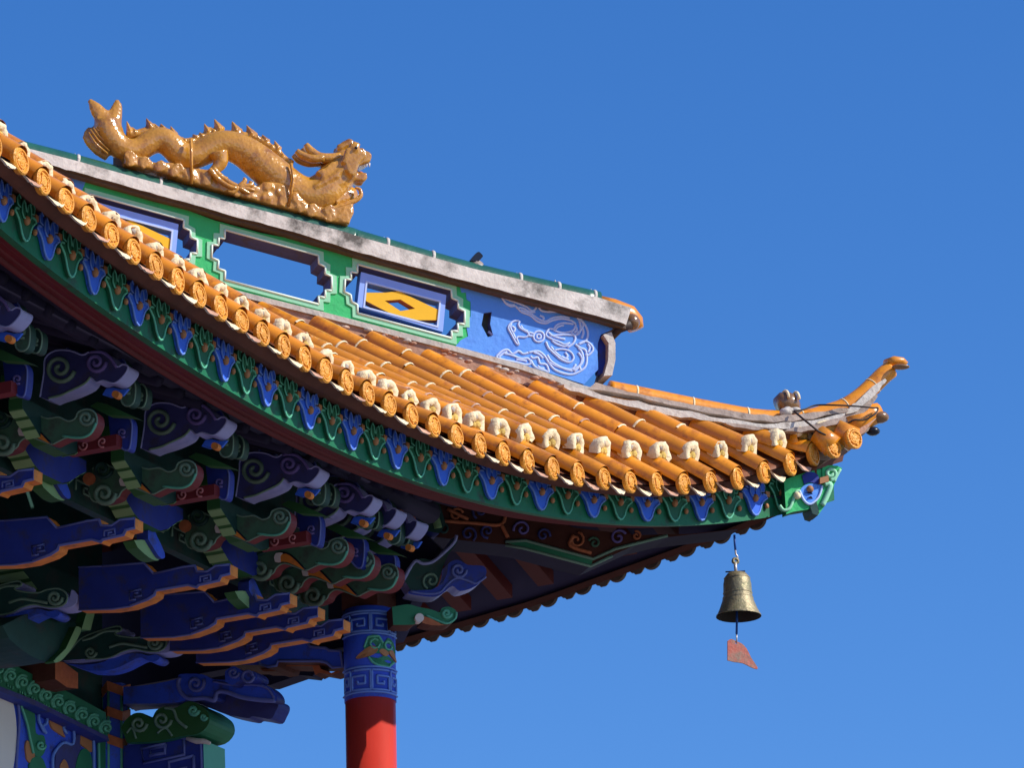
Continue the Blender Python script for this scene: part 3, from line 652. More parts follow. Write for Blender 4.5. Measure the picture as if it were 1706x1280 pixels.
bt = [(692,838),(760,842),(860,858),(960,880),(1060,892),(1150,890),(1230,882)]
bb_ = [(1110,896),(1060,908),(1020,926),(985,942),(930,928),(870,912),(842,908),(780,902),(700,892)]
bm.prism([bz(q, .12) for q in bt+bb_], -hn*.20, M['brownboard'], M['dark'])
cbm = bm.build('corner_beam', pav)
ge = MB(); q_ = [(840,905),(872,903),(985,934),(985,944),(872,914)]
ge.prism([bz(q, .112) for q in [(842,903),(875,901),(988,931),(985,943),(872,914)]], -hn*.02, M['scrollgreen'], M['sage'])
ge.tube([bz(q, .112) for q in [(842,903),(875,901),(988,932),(1025,915),(1112,893)]], .009, M['leafline'], 5); ge.tube([bz(q, .112) for q in [(842,909),(872,914),(984,944),(1020,927)]], .008, M['leafline'], 5)
ge.build('beam_edging', cbm)
cc = MB()
for (cx, cy, rr, mt, d) in [(800,852,14,'purple',1),(760,858,12,'orangedull',-1),(812,885,12,'purple',1),(870,882,15,'purpleline',1),(905,892,12,'purple',-1),(960,900,14,'orangedull',1),(990,905,10,'leaf',1),(1030,896,14,'purpleline',-1),(738,882,12,'teal',1),(780,890,14,'purple',-1),(1060,893,8,'orangedull',1)]:
    cc.tube([bz(q, .114) for q in spiral(cx, cy, rr, 1.3, cx, 16, d)], .007, M[mt], 6)
for L in ([(735,868),(790,872),(835,874),(842,850)], [(835,874),(846,896)], [(745,848),(780,866)], [(955,892),(950,910),(985,922)]):
    cc.tube([bz(q, .112) for q in cr(L, 4)], .010, M['orangedull'], 6)
cc.build('beam_cloud_painting', cbm)

# ================================================================== BRACKETS
def arm(name, parent, pts, t, thick, mf, ms, tm, lines=(), bits=(), ang=0.0, dz=0.0, dB=0.0, bevel=0):
    """outline pts (pixels) met on the plane t=tm, then carried to row t; thickness runs along r away from the viewer"""
    sh = r*(t-tm)*PT+Z*dz+o*dB; f = lambda q, e=0.0: tplane(q[0], q[1], tm)+sh-r*e
    piv = f(pts[0]); ro = (lambda p: piv+rot(p-piv, ang)) if ang else (lambda p: p)
    mb = MB(); mb.prism([ro(f(q)) for q in pts], rot(r, ang)*thick, M[mf], M[ms]); ob = mb.build(name, parent, bevel=bevel)
    if lines:
        ln = MB(); edge = {'purple': 'lav', 'leaf': 'leafline', 'navy': 'navyline', 'teal': 'leafline'}.get(mf)
        if edge: ln.tube([ro(f(q, .001)) for q in pts], .0045, M[edge], 5)
        for (L, rad, m_) in lines: ln.tube([ro(f(q, .003)) for q in L], rad, M[m_], 5)
        ln.build('raised_line', ob)
    for (nm, L, m_, e, th) in bits:
        b_ = MB(); b_.prism([ro(f(q, e)) for q in L], rot(r, ang)*th, M[m_], M[m_]); b_.build(nm, ob)
    return ob
zc = lambda L: zx(L, 150, 640, 4.923)
PUR = zc(cr([(400,520),(430,330),(440,210),(520,150),(640,150),(740,185),(800,160),(900,160),(970,210),(1020,280),(1062,262),(1102,275),(1095,320),(1040,385),(985,412),(905,390),(850,405),(805,370),(760,425),(640,482),(520,520),(470,542)], 3))
PURL = [(zc(spiral(560, 290, 120, 1.7, .2, 30, 1)), .011, 'leafline'), (zc(spiral(850, 245, 82, 1.6, 0, 26, 1)), .010, 'purpleline'),
        (zc(cr([(800,165),(900,165),(970,215),(1015,285)], 4)), .008, 'purpleline'), (zc(cr([(470,530),(560,510),(640,475),(760,415),(805,362)], 4)), .006, 'leafline')]
PURB = [('blue_patch', zc([(850,412),(905,405),(980,420),(1030,415),(985,470),(880,482),(820,462)]), 'lblue', -.085, .012), ('bead', zc(spiral(985, 490, 30, 1, 0, 12, 1, 1)[:-1]), 'orange', -.02, .03), ('bead', zc(spiral(790, 140, 34, 1, 0, 12, 1, 1)[:-1]), 'crimson', -.05, .03)]
GRN = zc(cr([(20,700),(90,645),(200,690),(300,690),(400,680),(480,700),(570,690),(640,722),(700,702),(725,650),(800,628),(862,662),(872,742),(825,825),(740,860),(640,852),(560,885),(510,905),(440,880),(330,845),(260,880),(225,935),(120,968),(25,960),(-10,880)], 3))
GRNL = [(zc(spiral(790, 700, 62, 1.6, 0, 24, 1)), .009, 'leafline'), (zc(cr([(870,740),(825,822),(740,856),(600,842)], 4)), .006, 'mintline'),
        (zc(spiral(120, 900, 95, 1.6, 0, 28, 1)), .012, 'leafline'), (zc(spiral(105, 700, 80, 1.5, 0, 22, 1)), .010, 'teal'), (zc(cr([(260,760),(330,755),(400,790),(510,902)], 4)), .005, 'black')]
GRNB = [('tongue', zc(cr([(300,775),(345,765),(405,798),(450,845),(512,907),(430,868),(350,835),(296,832)], 2)), 'orange', .006, .02), ('fang', zc(cr([(245,800),(262,762),(318,758),(298,790),(300,836),(255,836)], 2)), 'white', .008, .02),
        ('bead', zc(spiral(-5, 780, 52, 1, 0, 12, 1, 1)[:-1]), 'orangedull', .004, .03)]
zs = lambda L: zx(L, 0, 860, 4.923)
BLU = zs([(-180,40),(20,30),(370,0),(450,90),(700,30),(800,20),(812,70),(900,70),(970,20),(1088,8),(1086,95),(1018,110),(1000,150),(832,188),(810,210),(735,188),(470,236),(460,272),(400,312),(250,368),(100,392),(-180,400)])
BLUL = [(zs([(450,92),(700,34),(795,24),(812,72),(900,72),(970,24),(1084,14)]), .006, 'navyline'), (zs([(840,160),(840,115),(925,100),(930,145),(870,158),(872,132),(905,126)]), .006, 'navyline'),
        (zs([(300,310),(250,320),(245,245),(345,225),(350,280),(290,292),(288,262),(320,255)]), .006, 'navyline'), (zs([(20,32),(370,3),(450,92)]), .006, 'navyline'), (zs([(1080,90),(1010,106),(992,146),(828,182),(806,202),(735,184),(466,230),(452,268),(395,306),(250,360)]), .005, 'navyline')]
CLD = zs(cr([(500,1190),(590,1090),(660,1012),(770,960),(960,905),(1000,935),(940,968),(1010,990),(1130,1000),(1205,975),(1300,968),(1362,1010),(1358,1075),(1300,1112),(1200,1112),(1100,1092),(1000,1115),(935,1150),(850,1172),(700,1175)], 3))
CLDL = [(zs(spiral(1270, 1040, 62, 1.6, 0, 22, 1)), .010, 'leafline'), (zs(spiral(745, 1120, 50, 1.5, 0, 20, 1)), .008, 'leafline'), (zs(cr([(680,1022),(760,1000),(860,950),(980,945)], 4)), .008, 'leafline'), (zs(cr([(900,1080),(1000,1050),(1100,1062),(1210,1082)], 4)), .008, 'leafline')]
CLDB = [('blue_underleaf', zs(cr([(520,1200),(640,1215),(800,1200),(900,1160),(1010,1130),(1120,1120),(1200,1140),(1262,1130),(1290,1160),(1250,1190),(1195,1180),(1130,1155),(1050,1190),(960,1235),(840,1265),(700,1262)], 3)), 'royal', -.02, .10),
        ('lavender_underleaf', zs(cr([(510,1196),(640,1200),(780,1182),(920,1160),(1020,1122),(1110,1105),(1210,1122),(1350,1118),(1420,1080),(1432,1010),(1390,972),(1372,1040),(1310,1100),(1200,1100),(1000,1100),(800,1165)], 3)), 'lav', -.012, .10)]
def lateral(t, B, z, hw, thick, parent, mf='navy', name='lateral_arm'):
    """boat-shaped arm along the wall with striped upturned ends"""
    mb = MB(); pr = [(-hw, .10), (-hw, .05), (-hw*.8, .02), (-hw*.55, -.03), (-hw*.3, -.06), (hw*.3, -.06), (hw*.55, -.03), (hw*.8, .02), (hw, .05), (hw, .10)]
    P = [W(t, B, z)+r*a+Z*b for a, b in pr]; mb.prism(P, -o*thick, M[mf], M['sagedark']); ob = mb.build(name, parent)
    for s_ in (-1, 1):
        for (a0, z0, a1, z1) in ((hw*.98, .048, hw*.86, .028), (hw*.80, .018, hw*.68, -.003), (hw*.62, -.014, hw*.50, -.040)):
            st_ = MB(); st_.prism([W(t, B, 0)+r*s_*a0+Z*(z+z0-.004), W(t, B, 0)+r*s_*a1+Z*(z+z1-.004), W(t, B-thick, 0)+r*s_*a1+Z*(z+z1-.004), W(t, B-thick, 0)+r*s_*a0+Z*(z+z0-.004)], Z*.003, M['sage'], M['sage']); st_.build('sage_stripe', ob)
    return ob
def curlstrip(t, B, z, parent):
    mb = MB(); P0_ = W(t, B, z); mb.box(P0_, [r*.03, o*.13, Z*.026], M['crimson']); ob = mb.build('crimson_block', parent)
    ln = MB()
    for k, a in enumerate((-.10, -.035, .06)): ln.tube([P0_-r*.033+o*(a+q[0])+Z*q[1] for q in spiral(0, .0, .026, 1.2, 1+2*k, 12, 1 if k % 2 else -1)], .0045, M['pink'], 5)
    ln.build('pink_curl', ob)
# wall board behind the brackets and the purlin they carry
mb = MB(); mb.prism([W(-6, -1.30, 8.74), W(CT-1, -1.30, 8.74), W(CT-1, -1.30, 9.45), W(-6, -1.30, 9.6)], -o*.05, M['teal']); mb.build('bracket_board', pav)
mb = MB(); mb.tube([W(-6, -.62, 9.14), W(CT-2, -.62, 9.16)], .055, M['dark'], 10); mb.build('eave_purlin', pav)  # purlin coloured dark for the shade under the eave
TM_P, TM_G, TM_B = 12.9, 13.2, 13.2
kb = MB()
for k, t in enumerate(np.arange(2.5, 24, 1.1)):
    zz = 8.80; w_ = .07; P_ = [(-w_, 0), (-w_, .05), (w_, .05), (w_, .0), (0, .0), (0, .03), (w_*.5, .03)]
    kb.tube([W(t, -1.294, 0)+r*a+Z*(zz+b) for a, b in P_], .006, M['leafline'], 4)
tag(kb.build('key_pattern', pav), kind='stuff')
full = [4.15-4.4, 4.15, 8.6, 13.0, 17.4]
for t in full:
    arm('cloud_arm', pav, PUR, t, .095, 'purple', 'lav', TM_P, PURL, PURB, dB=0)
    arm('nose_arm', pav, GRN, t+.2, .065, 'leaf', 'crimson', TM_G, GRNL, GRNB)
    arm('stepped_arm', pav, BLU, t+.3, .075, 'navy', 'orange', TM_B, BLUL)
    lateral(t+.9, -.95, 8.80, .30, .07, pav, 'teal'); lateral(t+2.4, -1.16, 8.78, .30, .10, pav, 'navy'); lateral(t+2.0, -1.08, 8.98, .36, .08, pav, 'teal')
    curlstrip(t+1.9, -.88, 8.80, pav)
LC1 = zc(cr([(1040,390),(1065,352),(1115,352),(1150,400),(1158,470),(1145,560),(1095,592),(1050,560),(1035,470)], 3)); LC2 = zc(cr([(1165,440),(1205,415),(1240,455),(1242,530),(1222,590),(1180,602),(1145,572),(1150,500)], 3))
SL = zc([(790,590),(850,555),(930,575),(1180,690),(1115,672),(930,660)]); PN = zc(cr([(930,650),(1050,650),(1115,700),(1122,800),(1105,925),(1060,935),(1010,880),(950,830)], 3)); BK = zc(cr([(600,150),(640,60),(760,50),(860,110),(960,110),(1030,180),(1080,260),(1000,260),(940,160),(800,150),(700,190)], 3))
for t in full+[19.6, 21.2]:
    arm('leaf_curl', pav, LC1, t+1.0, .05, 'leaf', 'teal', TM_P+1.0, [(zc(spiral(1095, 450, 45, 1.4, 1, 18, 1)), .007, 'leafline')]); arm('leaf_curl', pav, LC2, t+1.5, .05, 'teal', 'teal', TM_P+1.5, [(zc(spiral(1195, 510, 36, 1.3, 1, 16, 1)), .006, 'leafline')])
    arm('green_slab', pav, SL, t+1.2, .05, 'sagedark', 'sagedark', TM_P+1.2); arm('blue_board', pav, PN, t+2.0, .05, 'navy', 'navy', TM_P+2.0, [(zc(spiral(1050, 800, 40, 1.3, 1, 16, 1)), .006, 'purpleline')]); arm('upper_scroll', pav, BK, t+.8, .06, 'navy', 'teal', TM_P+.8, [(zc(spiral(760, 100, 36, 1.3, 1, 16, 1)), .006, 'purpleline')])
for t, an in ((20.3, -.06), (21.7, -.14), (23.0, -.22)):
    arm('cloud_arm', pav, PUR, t-.1, .085, 'purple', 'lav', TM_P, PURL, PURB, ang=an)
    arm('nose_arm', pav, GRN, t+.2, .065, 'leaf', 'crimson', TM_G, GRNL, GRNB, ang=an*.3)
    arm('stepped_arm', pav, BLU, t+.3, .075, 'navy', 'orange', TM_B, BLUL)
# corner set on the diagonal, drawn on the hip plane
zk = lambda L: zx(L, 500, 780, 4.572)
def hipart(name, pts, back, th, mf, ms, lines=(), parent=None, bevel=0):
    mb = MB(); mb.prism([hp(q[0], q[1], back) for q in pts], -hn*th, M[mf], M[ms]); ob = mb.build(name, parent or pav, bevel=bevel)
    if lines:
        ln = MB(); [ln.tube([hp(q[0], q[1], back-.003) for q in L], rd, M[m_], 5) for (L, rd, m_) in lines]; ln.build('raised_line', ob)
    return ob
hipart('corner_cloud_arm', zk(cr([(790,850),(860,720),(930,690),(1000,700),(1090,640),(1150,560),(1190,510),(1195,570),(1130,660),(1080,780),(1040,900),(960,940),(840,930)], 3)), -.10, .1, 'teal', 'lav', [(zk(cr([(790,850),(870,715),(935,730),(1010,715),(1090,650),(1170,570),(1190,515)], 4)), .009, 'lav'), (zk(spiral(1000, 860, 70, 1.4, 2, 20, 1)), .008, 'leafline')])
hipart('corner_cloud_arm', zk(cr([(1000,930),(1080,880),(1120,800),(1130,730),(1200,700),(1280,740),(1400,750),(1415,820),(1340,900),(1220,940),(1160,900),(1080,960),(1010,985),(830,960),(840,935)], 3)), -.14, .1, 'navy', 'lav', [(zk(spiral(1205, 780, 62, 1.6, 0, 22, 1)), .009, 'navyline'), (zk(cr([(1415,830),(1340,880),(1280,860),(1190,840),(1120,890),(1060,950),(950,960),(840,940)], 4)), .006, 'navyline')])
hipart('corner_nose_arm', zk(cr([(700,1060),(820,1040),(900,1060),(1000,1080),(1060,1100),(1080,1070),(1130,1058),(1185,1085),(1195,1140),(1150,1185),(1080,1190),(1000,1160),(930,1150),(880,1175),(860,1195),(710,1198)], 3)), -.12, .12, 'scrollgreen', 'brownboard', [(zk(spiral(1115, 1110, 38, 1.5, 0, 18, 1)), .009, 'mintline'), (zk(cr([(960,1125),(1050,1165),(1120,1185),(1180,1150),(1190,1100)], 4)), .006, 'mintline')])
hipart('corner_nose_tongue', zk(cr([(940,1130),(1000,1150),(1070,1188),(1100,1200),(1000,1200),(930,1180)], 2)), -.13, .10, 'orangedull', 'brownboard'); hipart('corner_nose_fang', zk(spiral(910, 1142, 34, 1, 0, 14, 1, 1)[:-1]), -.14, .04, 'white', 'white')
hipart('corner_block', zk([(880,240),(1060,260),(1110,430),(1060,500),(960,480),(860,330)]), .0, .1, 'teal', 'navy', [(zk(cr([(1000,330),(1030,390),(1050,460)], 4)), .022, 'sage')])
hipart('corner_block', zk([(760,320),(850,300),(900,440),(870,450),(820,400)]), -.05, .06, 'orangedull', 'orange')
# ---- inner row: wall, arms, post, beams
IB = -2.64
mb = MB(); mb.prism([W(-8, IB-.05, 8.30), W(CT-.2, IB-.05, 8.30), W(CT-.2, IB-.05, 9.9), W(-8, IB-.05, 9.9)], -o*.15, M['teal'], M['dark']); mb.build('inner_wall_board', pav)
for dt in (-9.4, -4.7, 0):
    arm('scroll_arm', pav, CLD, 22.3+dt, .13, 'teal', 'lav', 22.3, CLDL, CLDB)
for t in (10.5, 15.2, 19.9):
    lateral(t, IB+.45, 8.78, .42, .16, pav, 'teal'); lateral(t, IB+.25, 8.62, .30, .16, pav, 'sagedark')
# dark cushion block, sage edge and leaf details picked out between the arms
ms_ = MB()
def bpoly(name, pts, B, th, mf, ms=None, par=None):
    mb = MB(); mb.prism([bplane(q[0], q[1], B) for q in pts], -o*th, M[mf], M[ms or mf]); return mb.build(name, par or pav)
bpoly('cushion_block', zs(cr([(20,900),(100,860),(240,800),(340,830),(440,870),(620,880),(640,920),(560,1080),(440,1190),(320,1180),(180,1100),(70,1000)], 3)), -2.1, .25, 'teal', 'teal')
bpoly('sage_edging', zs([(715,780),(780,790),(742,940),(668,932)]), -2.06, .05, 'sage', 'sagedark'); bpoly('sage_edging', zs(cr([(625,905),(668,935),(600,1070),(500,1190),(440,1192),(540,1090)], 3)), -2.06, .05, 'sage', 'sagedark')
for (dx, dy) in ((0, 0), (-157, -100), (168, 85)):
    f_ = lambda L: [(x+dx, y+dy) for x, y in zs(L)]
    bpoly('leaf_end', f_(cr([(1100,200),(1190,200),(1240,250),(1300,340),(1290,368),(1220,340),(1130,260)], 3)), -1.22, .06, 'sage', 'sagedark'); bpoly('leaf_end', f_(cr([(1215,120),(1250,92),(1290,170),(1345,290),(1350,345),(1310,340),(1250,250),(1215,190)], 3)), -1.20, .06, 'royal', 'navy')
bpoly('beam_head', [(92,1102),(106,1104),(130,1122),(130,1148),(112,1146),(92,1132)], -2.45, .2, 'orangedull', 'brownboard')
# green beam with curled pattern
zb_ = lambda L: zx(L, 0, 1080, 4.489)
bmP = [(-40,1071),(0,1097),(60,1127),(120,1157),(176,1188),(180,1228),(120,1198),(60,1168),(0,1144),(-40,1124)]
gb_ = bpoly('green_beam', bmP, IB+.06, .2, 'scrollgreen', 'teal')
ln = MB()
for k in range(10):
    cx, cy = 4+k*19.9-6, 1119+k*10.9-3
    if cx > 178: break
    ln.tube([bplane(q[0], q[1], IB+.065) for q in spiral(cx, cy, 10.5, 1.4, 2.2, 18, 1)], .009, M['mintline'], 5)
    ln.tube([bplane(q[0], q[1], IB+.065) for q in cr([(cx-9, cy+9), (cx-12, cy-2), (cx-4, cy-12), (cx+6, cy-10)], 4)], .008, M['mintline'], 5)
    for a in (0, 4, 8): ln.tube([bplane(cx-5+a, cy+13+a*.5, IB+.065), bplane(cx-5+a, cy+18+a*.5, IB+.065)], .005, M['mintline'], 4)
ln.build('curl_pattern', gb_)
bpoly('beam_lip', [(-40,1124),(0,1144),(60,1168),(180,1228),(182,1236),(60,1177),(0,1152),(-40,1132)], IB+.08, .2, 'purple', 'navy')
pn = MB(); pn.prism([bplane(q[0], q[1], IB) for q in [(-60,1100),(180,1226),(180,1700),(-60,1600)]], -o*.1, M['royal'], M['navy']); pn = pn.build('painted_panel', pav)
def pb(name, pts, m_, e=.004): 
    mb = MB(); mb.prism([bplane(q[0], q[1], IB+e) for q in pts], -o*.01, M[m_], M[m_]); return mb.build(name, pn)
pb('white_field', zb_(cr([(-200,230),(0,312),(60,350),(100,420),(122,560),(122,720),(100,900),(60,1100),(-200,1100)], 3)), 'plaster', .008)
pb('green_leaf', zb_(cr([(140,385),(200,400),(262,500),(270,640),(330,660),(340,760),(300,820),(250,790),(225,680),(200,560)], 3)), 'scrollgreen', .007)
pb('green_leaf', zb_(cr([(220,880),(240,830),(290,812),(330,850),(345,960),(220,960)], 3)), 'scrollgreen', .009)
pb('green_leaf', zb_(cr([(565,900),(590,800),(630,755),(680,800),(690,960),(560,980)], 3)), 'scrollgreen', .009)
pb('orange_flower', zb_(cr([(350,480),(420,520),(480,560),(470,620),(490,670),(440,640),(390,600),(370,540)], 3)), 'bead', .009)
pb('orange_flower', zb_(cr([(605,640),(640,610),(690,650),(688,780),(640,750),(600,720)], 3)), 'bead', .008)
pb('orange_flower', zb_(cr([(190,740),(205,692),(240,740),(262,820),(225,860),(200,830)], 3)), 'bead', .008)
pb('orange_flower', zb_(cr([(450,880),(480,835),(510,880),(515,960),(450,960)], 3)), 'bead', .010)
pb('violet_field', zb_(cr([(420,760),(470,700),(540,720),(600,600),(640,600),(600,760),(580,960),(410,960)], 3)), 'purple', .006)
pb('green_border', zb_([(690,640),(790,690),(790,1000),(735,1000),(728,680),(690,665)]), 'scrollgreen', .007)
ln = MB()
for L, m_ in ((cr([(85,340),(130,400),(145,560),(130,760),(120,960)], 4), 'navyline'), (cr([(140,385),(200,560),(225,680),(250,790)], 4), 'mintline'), (cr([(400,960),(395,820),(430,750),(480,710),(545,720),(550,620),(510,575),(475,600),(500,640)], 4), 'lblueline'), (cr([(345,640),(320,590),(350,560),(345,490),(300,480),(290,540),(330,630)], 4), 'lblueline'), (spiral(305, 730, 36, 1.4, 0, 16, 1), 'mintline'), (cr([(698,650),(702,800),(700,980)], 4), 'lblueline'), (cr([(738,690),(742,980)], 4), 'mintline')):
    ln.tube([bplane(q[0], q[1], IB+.014) for q in zb_(L)], .008, M[m_], 5)
ln.build('painted_line', pn)
# corner post of the inner wall
PC = tplane(192, 1215, CT)
mb = MB(); a8 = [PC*np.array([1, 1, 0])+.065*np.array([math.cos(k*math.pi/3+AO+.5), math.sin(k*math.pi/3+AO+.5), 0]) for k in range(6)]
zt_, zb2 = 8.66, 0
mb.prism([p+Z*zt_ for p in a8], -Z*(zt_-zb2), M['scrollgreen'], M['royal']); post = mb.build('inner_post', pav)
pf = lambda q, e: tplane(q[0], q[1], CT)+(-r*.075+o*0)*1-r*e
for (y, hgt) in ((1150, 18), (1192, 12), (1238, 18)):
    zz = tplane(192, y, CT)[2]; mb = MB()
    n6 = [PC*np.array([1, 1, 0])+.078*np.array([math.cos(k*math.pi/3+AO+.5), math.sin(k*math.pi/3+AO+.5), 0]) for k in range(6)]
    lo = [p+Z*(zz-.02-(.03 if k % 2 else 0)) for k, p in enumerate(n6)]; hi = [p+Z*(zz+.03-(.03 if k % 2 else 0)) for k, p in enumerate(n6)]
    mb.add(lo+hi, [(k, (k+1) % 6, (k+1) % 6+6, k+6) for k in range(6)]+[tuple(range(6))[::-1], tuple(range(6, 12))], M['orangedull']); mb.build('chevron_band', post)
for k in range(6):
    mb = MB() if k == 0 else mb; p = PC*np.array([1, 1, 0])+.066*np.array([math.cos(k*math.pi/3+AO+.5), math.sin(k*math.pi/3+AO+.5), 0]); mb.tube([p+Z*8.0, p+Z*8.62], .008, M['mintline'], 5)
mb.build('post_line', post)
def tpoly(name, pts, t, th, mf, ms=None, par=None, lines=(), bevel=0):
    mb = MB(); mb.prism([tplane(q[0], q[1], t) for q in pts], r*th, M[mf], M[ms or mf]); ob = mb.build(name, par or pav, bevel=bevel)
    if lines:
        ln = MB(); [ln.tube([tplane(q[0], q[1], t)-r*.003 for q in L], rd, M[m_], 5) for (L, rd, m_) in lines]; ln.build('raised_line', ob)
    return ob
# blue meander beam and green capital beyond the post
tpoly('meander_beam', zb_([(925,735),(1100,700),(1300,662),(1400,675),(1520,690),(1530,1100),(925,1150)]), CT-.3, .22, 'navy', 'mintline', lines=[
    (zb_([(1180,800),(1130,805),(1130,780)]), .006, 'navyline'),
    (zb_([(1220,790),(1130,805),(1125,760),(1240,740),(1235,800),(1080,830)][:5]), .009, 'navyline'),
    (zb_([(1240,720),(1060,755),(1075,865),(1385,800),(1378,690)]), .009, 'navyline'), (zb_([(1240,720),(1235,790),(1120,810)]), .009, 'navyline'),
    (zb_([(1450,810),(1265,855),(1270,960)]), .009, 'navyline'), (zb_([(1450,810),(1455,960)]), .009, 'navyline'), (zb_([(1400,900),(1330,910),(1330,1000)]), .009, 'navyline'), (zb_([(960,725),(1290,662),(1385,680),(1505,696),(1512,950)]), .007, 'navyline')])
mb = MB(); mb.tube([tplane(q[0], q[1], CT-.35) for q in zb_([(1400,678),(1470,700),(1530,700),(1570,715)])], [.012, .016, .014, .01], M['palestrip'], 6); mb.build('peeling_flake', pav)
tpoly('green_capital', zb_(cr([(905,600),(935,545),(1000,492),(1070,490),(1130,530),(1170,468),(1235,440),(1300,455),(1380,410),(1440,402),(1500,435),(1555,485),(1562,565),(1490,640),(1350,665),(1180,700),(950,712)], 3)), CT-.5, .26, 'sagedark', 'scrollgreen', lines=[
    (zb_(spiral(1040, 570, 62, 1.5, 0, 20, 1)), .009, 'leafline'), (zb_(spiral(1215, 540, 70, 1.5, 0, 20, 1)), .009, 'leafline'), (zb_(cr([(1235,450),(1300,465),(1330,540),(1400,600)], 4)), .008, 'leafline'),
    (zb_(spiral(1450, 470, 40, 1.5, 0, 18, 1)), .010, 'mintline'), (zb_(spiral(1525, 520, 26, 1.3, 0, 14, 1)), .008, 'mintline'), (zb_(cr([(950,640),(990,600),(1020,680)], 4)), .006, 'leafline'), (zb_(cr([(1180,640),(1240,600),(1290,660)], 4)), .006, 'leafline')], bevel=.008)
# cloud-carved blue corbel and the stepped side beam that reaches the column
zg = lambda L: zx(L, 220, 900, 4.128)
tpoly('cloud_corbel', zg(cr([(-60,1010),(100,1000),(300,960),(330,925),(480,925),(560,960),(640,965),(720,985),(860,990),(940,1010),(990,1060),(990,1110),(900,1100),(800,1085),(700,1060),(620,1040),(590,1050),(580,1100),(480,1105),(400,1090),(300,1120),(-60,1130)], 3)), CT-.6, .08, 'royal', 'navy', lines=[
    (zg(cr([(330,950),(320,1000),(345,1060),(400,1095),(500,1090),(570,1105),(585,1055),(640,1045),(760,1085),(900,1105),(985,1108)], 4)), .012, 'navyline'), (zg(spiral(440, 990, 62, 1.5, -.5, 20, 1)), .010, 'navyline'), (zg(cr([(560,975),(700,1000),(860,1000),(940,1030),(980,1090)], 4)), .007, 'navyline')], bevel=.01)
tpoly('corbel_underside', zg(cr([(-60,1040),(300,1060),(480,1060),(700,1050),(900,1080),(990,1100),(1006,1135),(985,1185),(955,1232),(880,1222),(825,1215),(790,1228),(640,1195),(520,1150),(380,1115),(-60,1140)], 3)), CT-.18, .12, 'purple', 'navy', bevel=.008)
tpoly('cloud_corbel', zg(cr([(640,905),(700,870),(760,905),(840,905),(860,950),(820,975),(740,970),(690,1000),(640,975)], 3)), CT-1.0, .12, 'royal', 'navy', lines=[(zg(spiral(700, 915, 40, 1.3, 0, 14, 1)), .008, 'navyline'), (zg(spiral(800, 940, 42, 1.0, 0, 14, 1, .8)), .008, 'navyline')])
tpoly('side_beam', zg([(640,830),(860,790),(880,740),(1200,690),(1230,735),(1340,745),(1360,760),(1440,765),(1455,880),(1380,885),(1340,850),(1300,848),(1290,840),(1010,838),(1000,870),(940,880),(880,860),(650,860)]), CT-.2, .22, 'royal', 'brownboard', lines=[
    (zg([(1200,694),(1228,738),(1338,748),(1358,763),(1436,768),(1450,876),(1382,880),(1342,846),(1300,835),(1005,834),(996,866),(940,875),(882,856),(878,745)]), .008, 'navyline')])
tpoly('corbel_edge', zg([(880,885),(940,890),(1010,850),(1280,850),(1300,890),(1370,915),(1450,890),(1450,908),(1370,930),(1290,915),(1260,930),(1240,870),(1040,870),(990,905),(900,905)]), CT+.2, .1, 'orangedull', 'brownboard')
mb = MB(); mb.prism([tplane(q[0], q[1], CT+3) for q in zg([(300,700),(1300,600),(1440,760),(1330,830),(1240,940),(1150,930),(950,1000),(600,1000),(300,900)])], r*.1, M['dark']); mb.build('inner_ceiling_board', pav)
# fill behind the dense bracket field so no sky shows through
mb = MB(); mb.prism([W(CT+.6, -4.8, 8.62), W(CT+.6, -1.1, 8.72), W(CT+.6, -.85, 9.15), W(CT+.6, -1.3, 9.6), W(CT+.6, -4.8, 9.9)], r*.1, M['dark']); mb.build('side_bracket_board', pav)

# ---- the corner column with painted collar
CR_ = .125
mb = MB()
def cyl(mb, z0, z1, rd, m_, n=40): mb.tube([np.array([COLP[0], COLP[1], z0]), np.array([COLP[0], COLP[1], z1])], rd, m_, n)
cyl(mb, .3, 8.37, CR_, M['red']); col = mb.build('column', pav, c=(COLP[0], COLP[1], 4))
cm = MB(); cyl(cm, 8.37, 8.835, CR_+.004, M['royal']); collar = cm.build('painted_collar', col)
zcol = lambda y: float(onp(617, y, COLP-FW*CR_, np.array([0, 1., 0]))[2])
va = math.atan2(COLP[1], COLP[0])                   # angle of the sight line; front of column faces va+pi
def cp_(u, y, e=0.004):                              # u across the visible face (-1..1), y photo row
    a = va+math.pi+math.asin(max(-.999, min(.999, u))); return np.array([COLP[0]+(CR_+.004+e)*math.cos(a), COLP[1]+(CR_+.004+e)*math.sin(a), zcol(y)])
def collow(name, segs, m_, rad=.007):
    ln = MB()
    for s_ in segs:
        P_ = []
        for (a, b) in zip(s_[:-1], s_[1:]):
            P_ += [cp_(a[0]+(b[0]-a[0])*k/6, a[1]+(b[1]-a[1])*k/6) for k in range(6)]
        P_.append(cp_(*s_[-1])); ln.tube(P_, rad, m_, 5)
    return ln.build(name, collar)
rings = [[(u, y) for u in np.linspace(-.99, .99, 14)] for y in (1019, 1056, 1112, 1154)]
collow('ring_line', rings, M['lblueline'], .006)
key = []
for (y0, y1) in ((1023, 1052), (1117, 1150)):
    h_ = y1-y0
    for (ua, ub) in ((-.93, -.72), (-.66, .02), (.08, .70), (.76, .96)):
        w_ = ub-ua; fl = ua > .05
        s_ = [(ub, y0), (ua, y0), (ua, y1), (ub, y1), (ub, y0+h_*.30), (ua+w_*.30, y0+h_*.30), (ua+w_*.30, y1-h_*.3), (ub-w_*.3, y1-h_*.3), (ub-w_*.3, y0+h_*.55)]
        if not fl: s_ = [(ua+ub-a, b) for a, b in s_]
        key.append(s_)
collow('key_pattern', key, M['lblueline'], .0065)
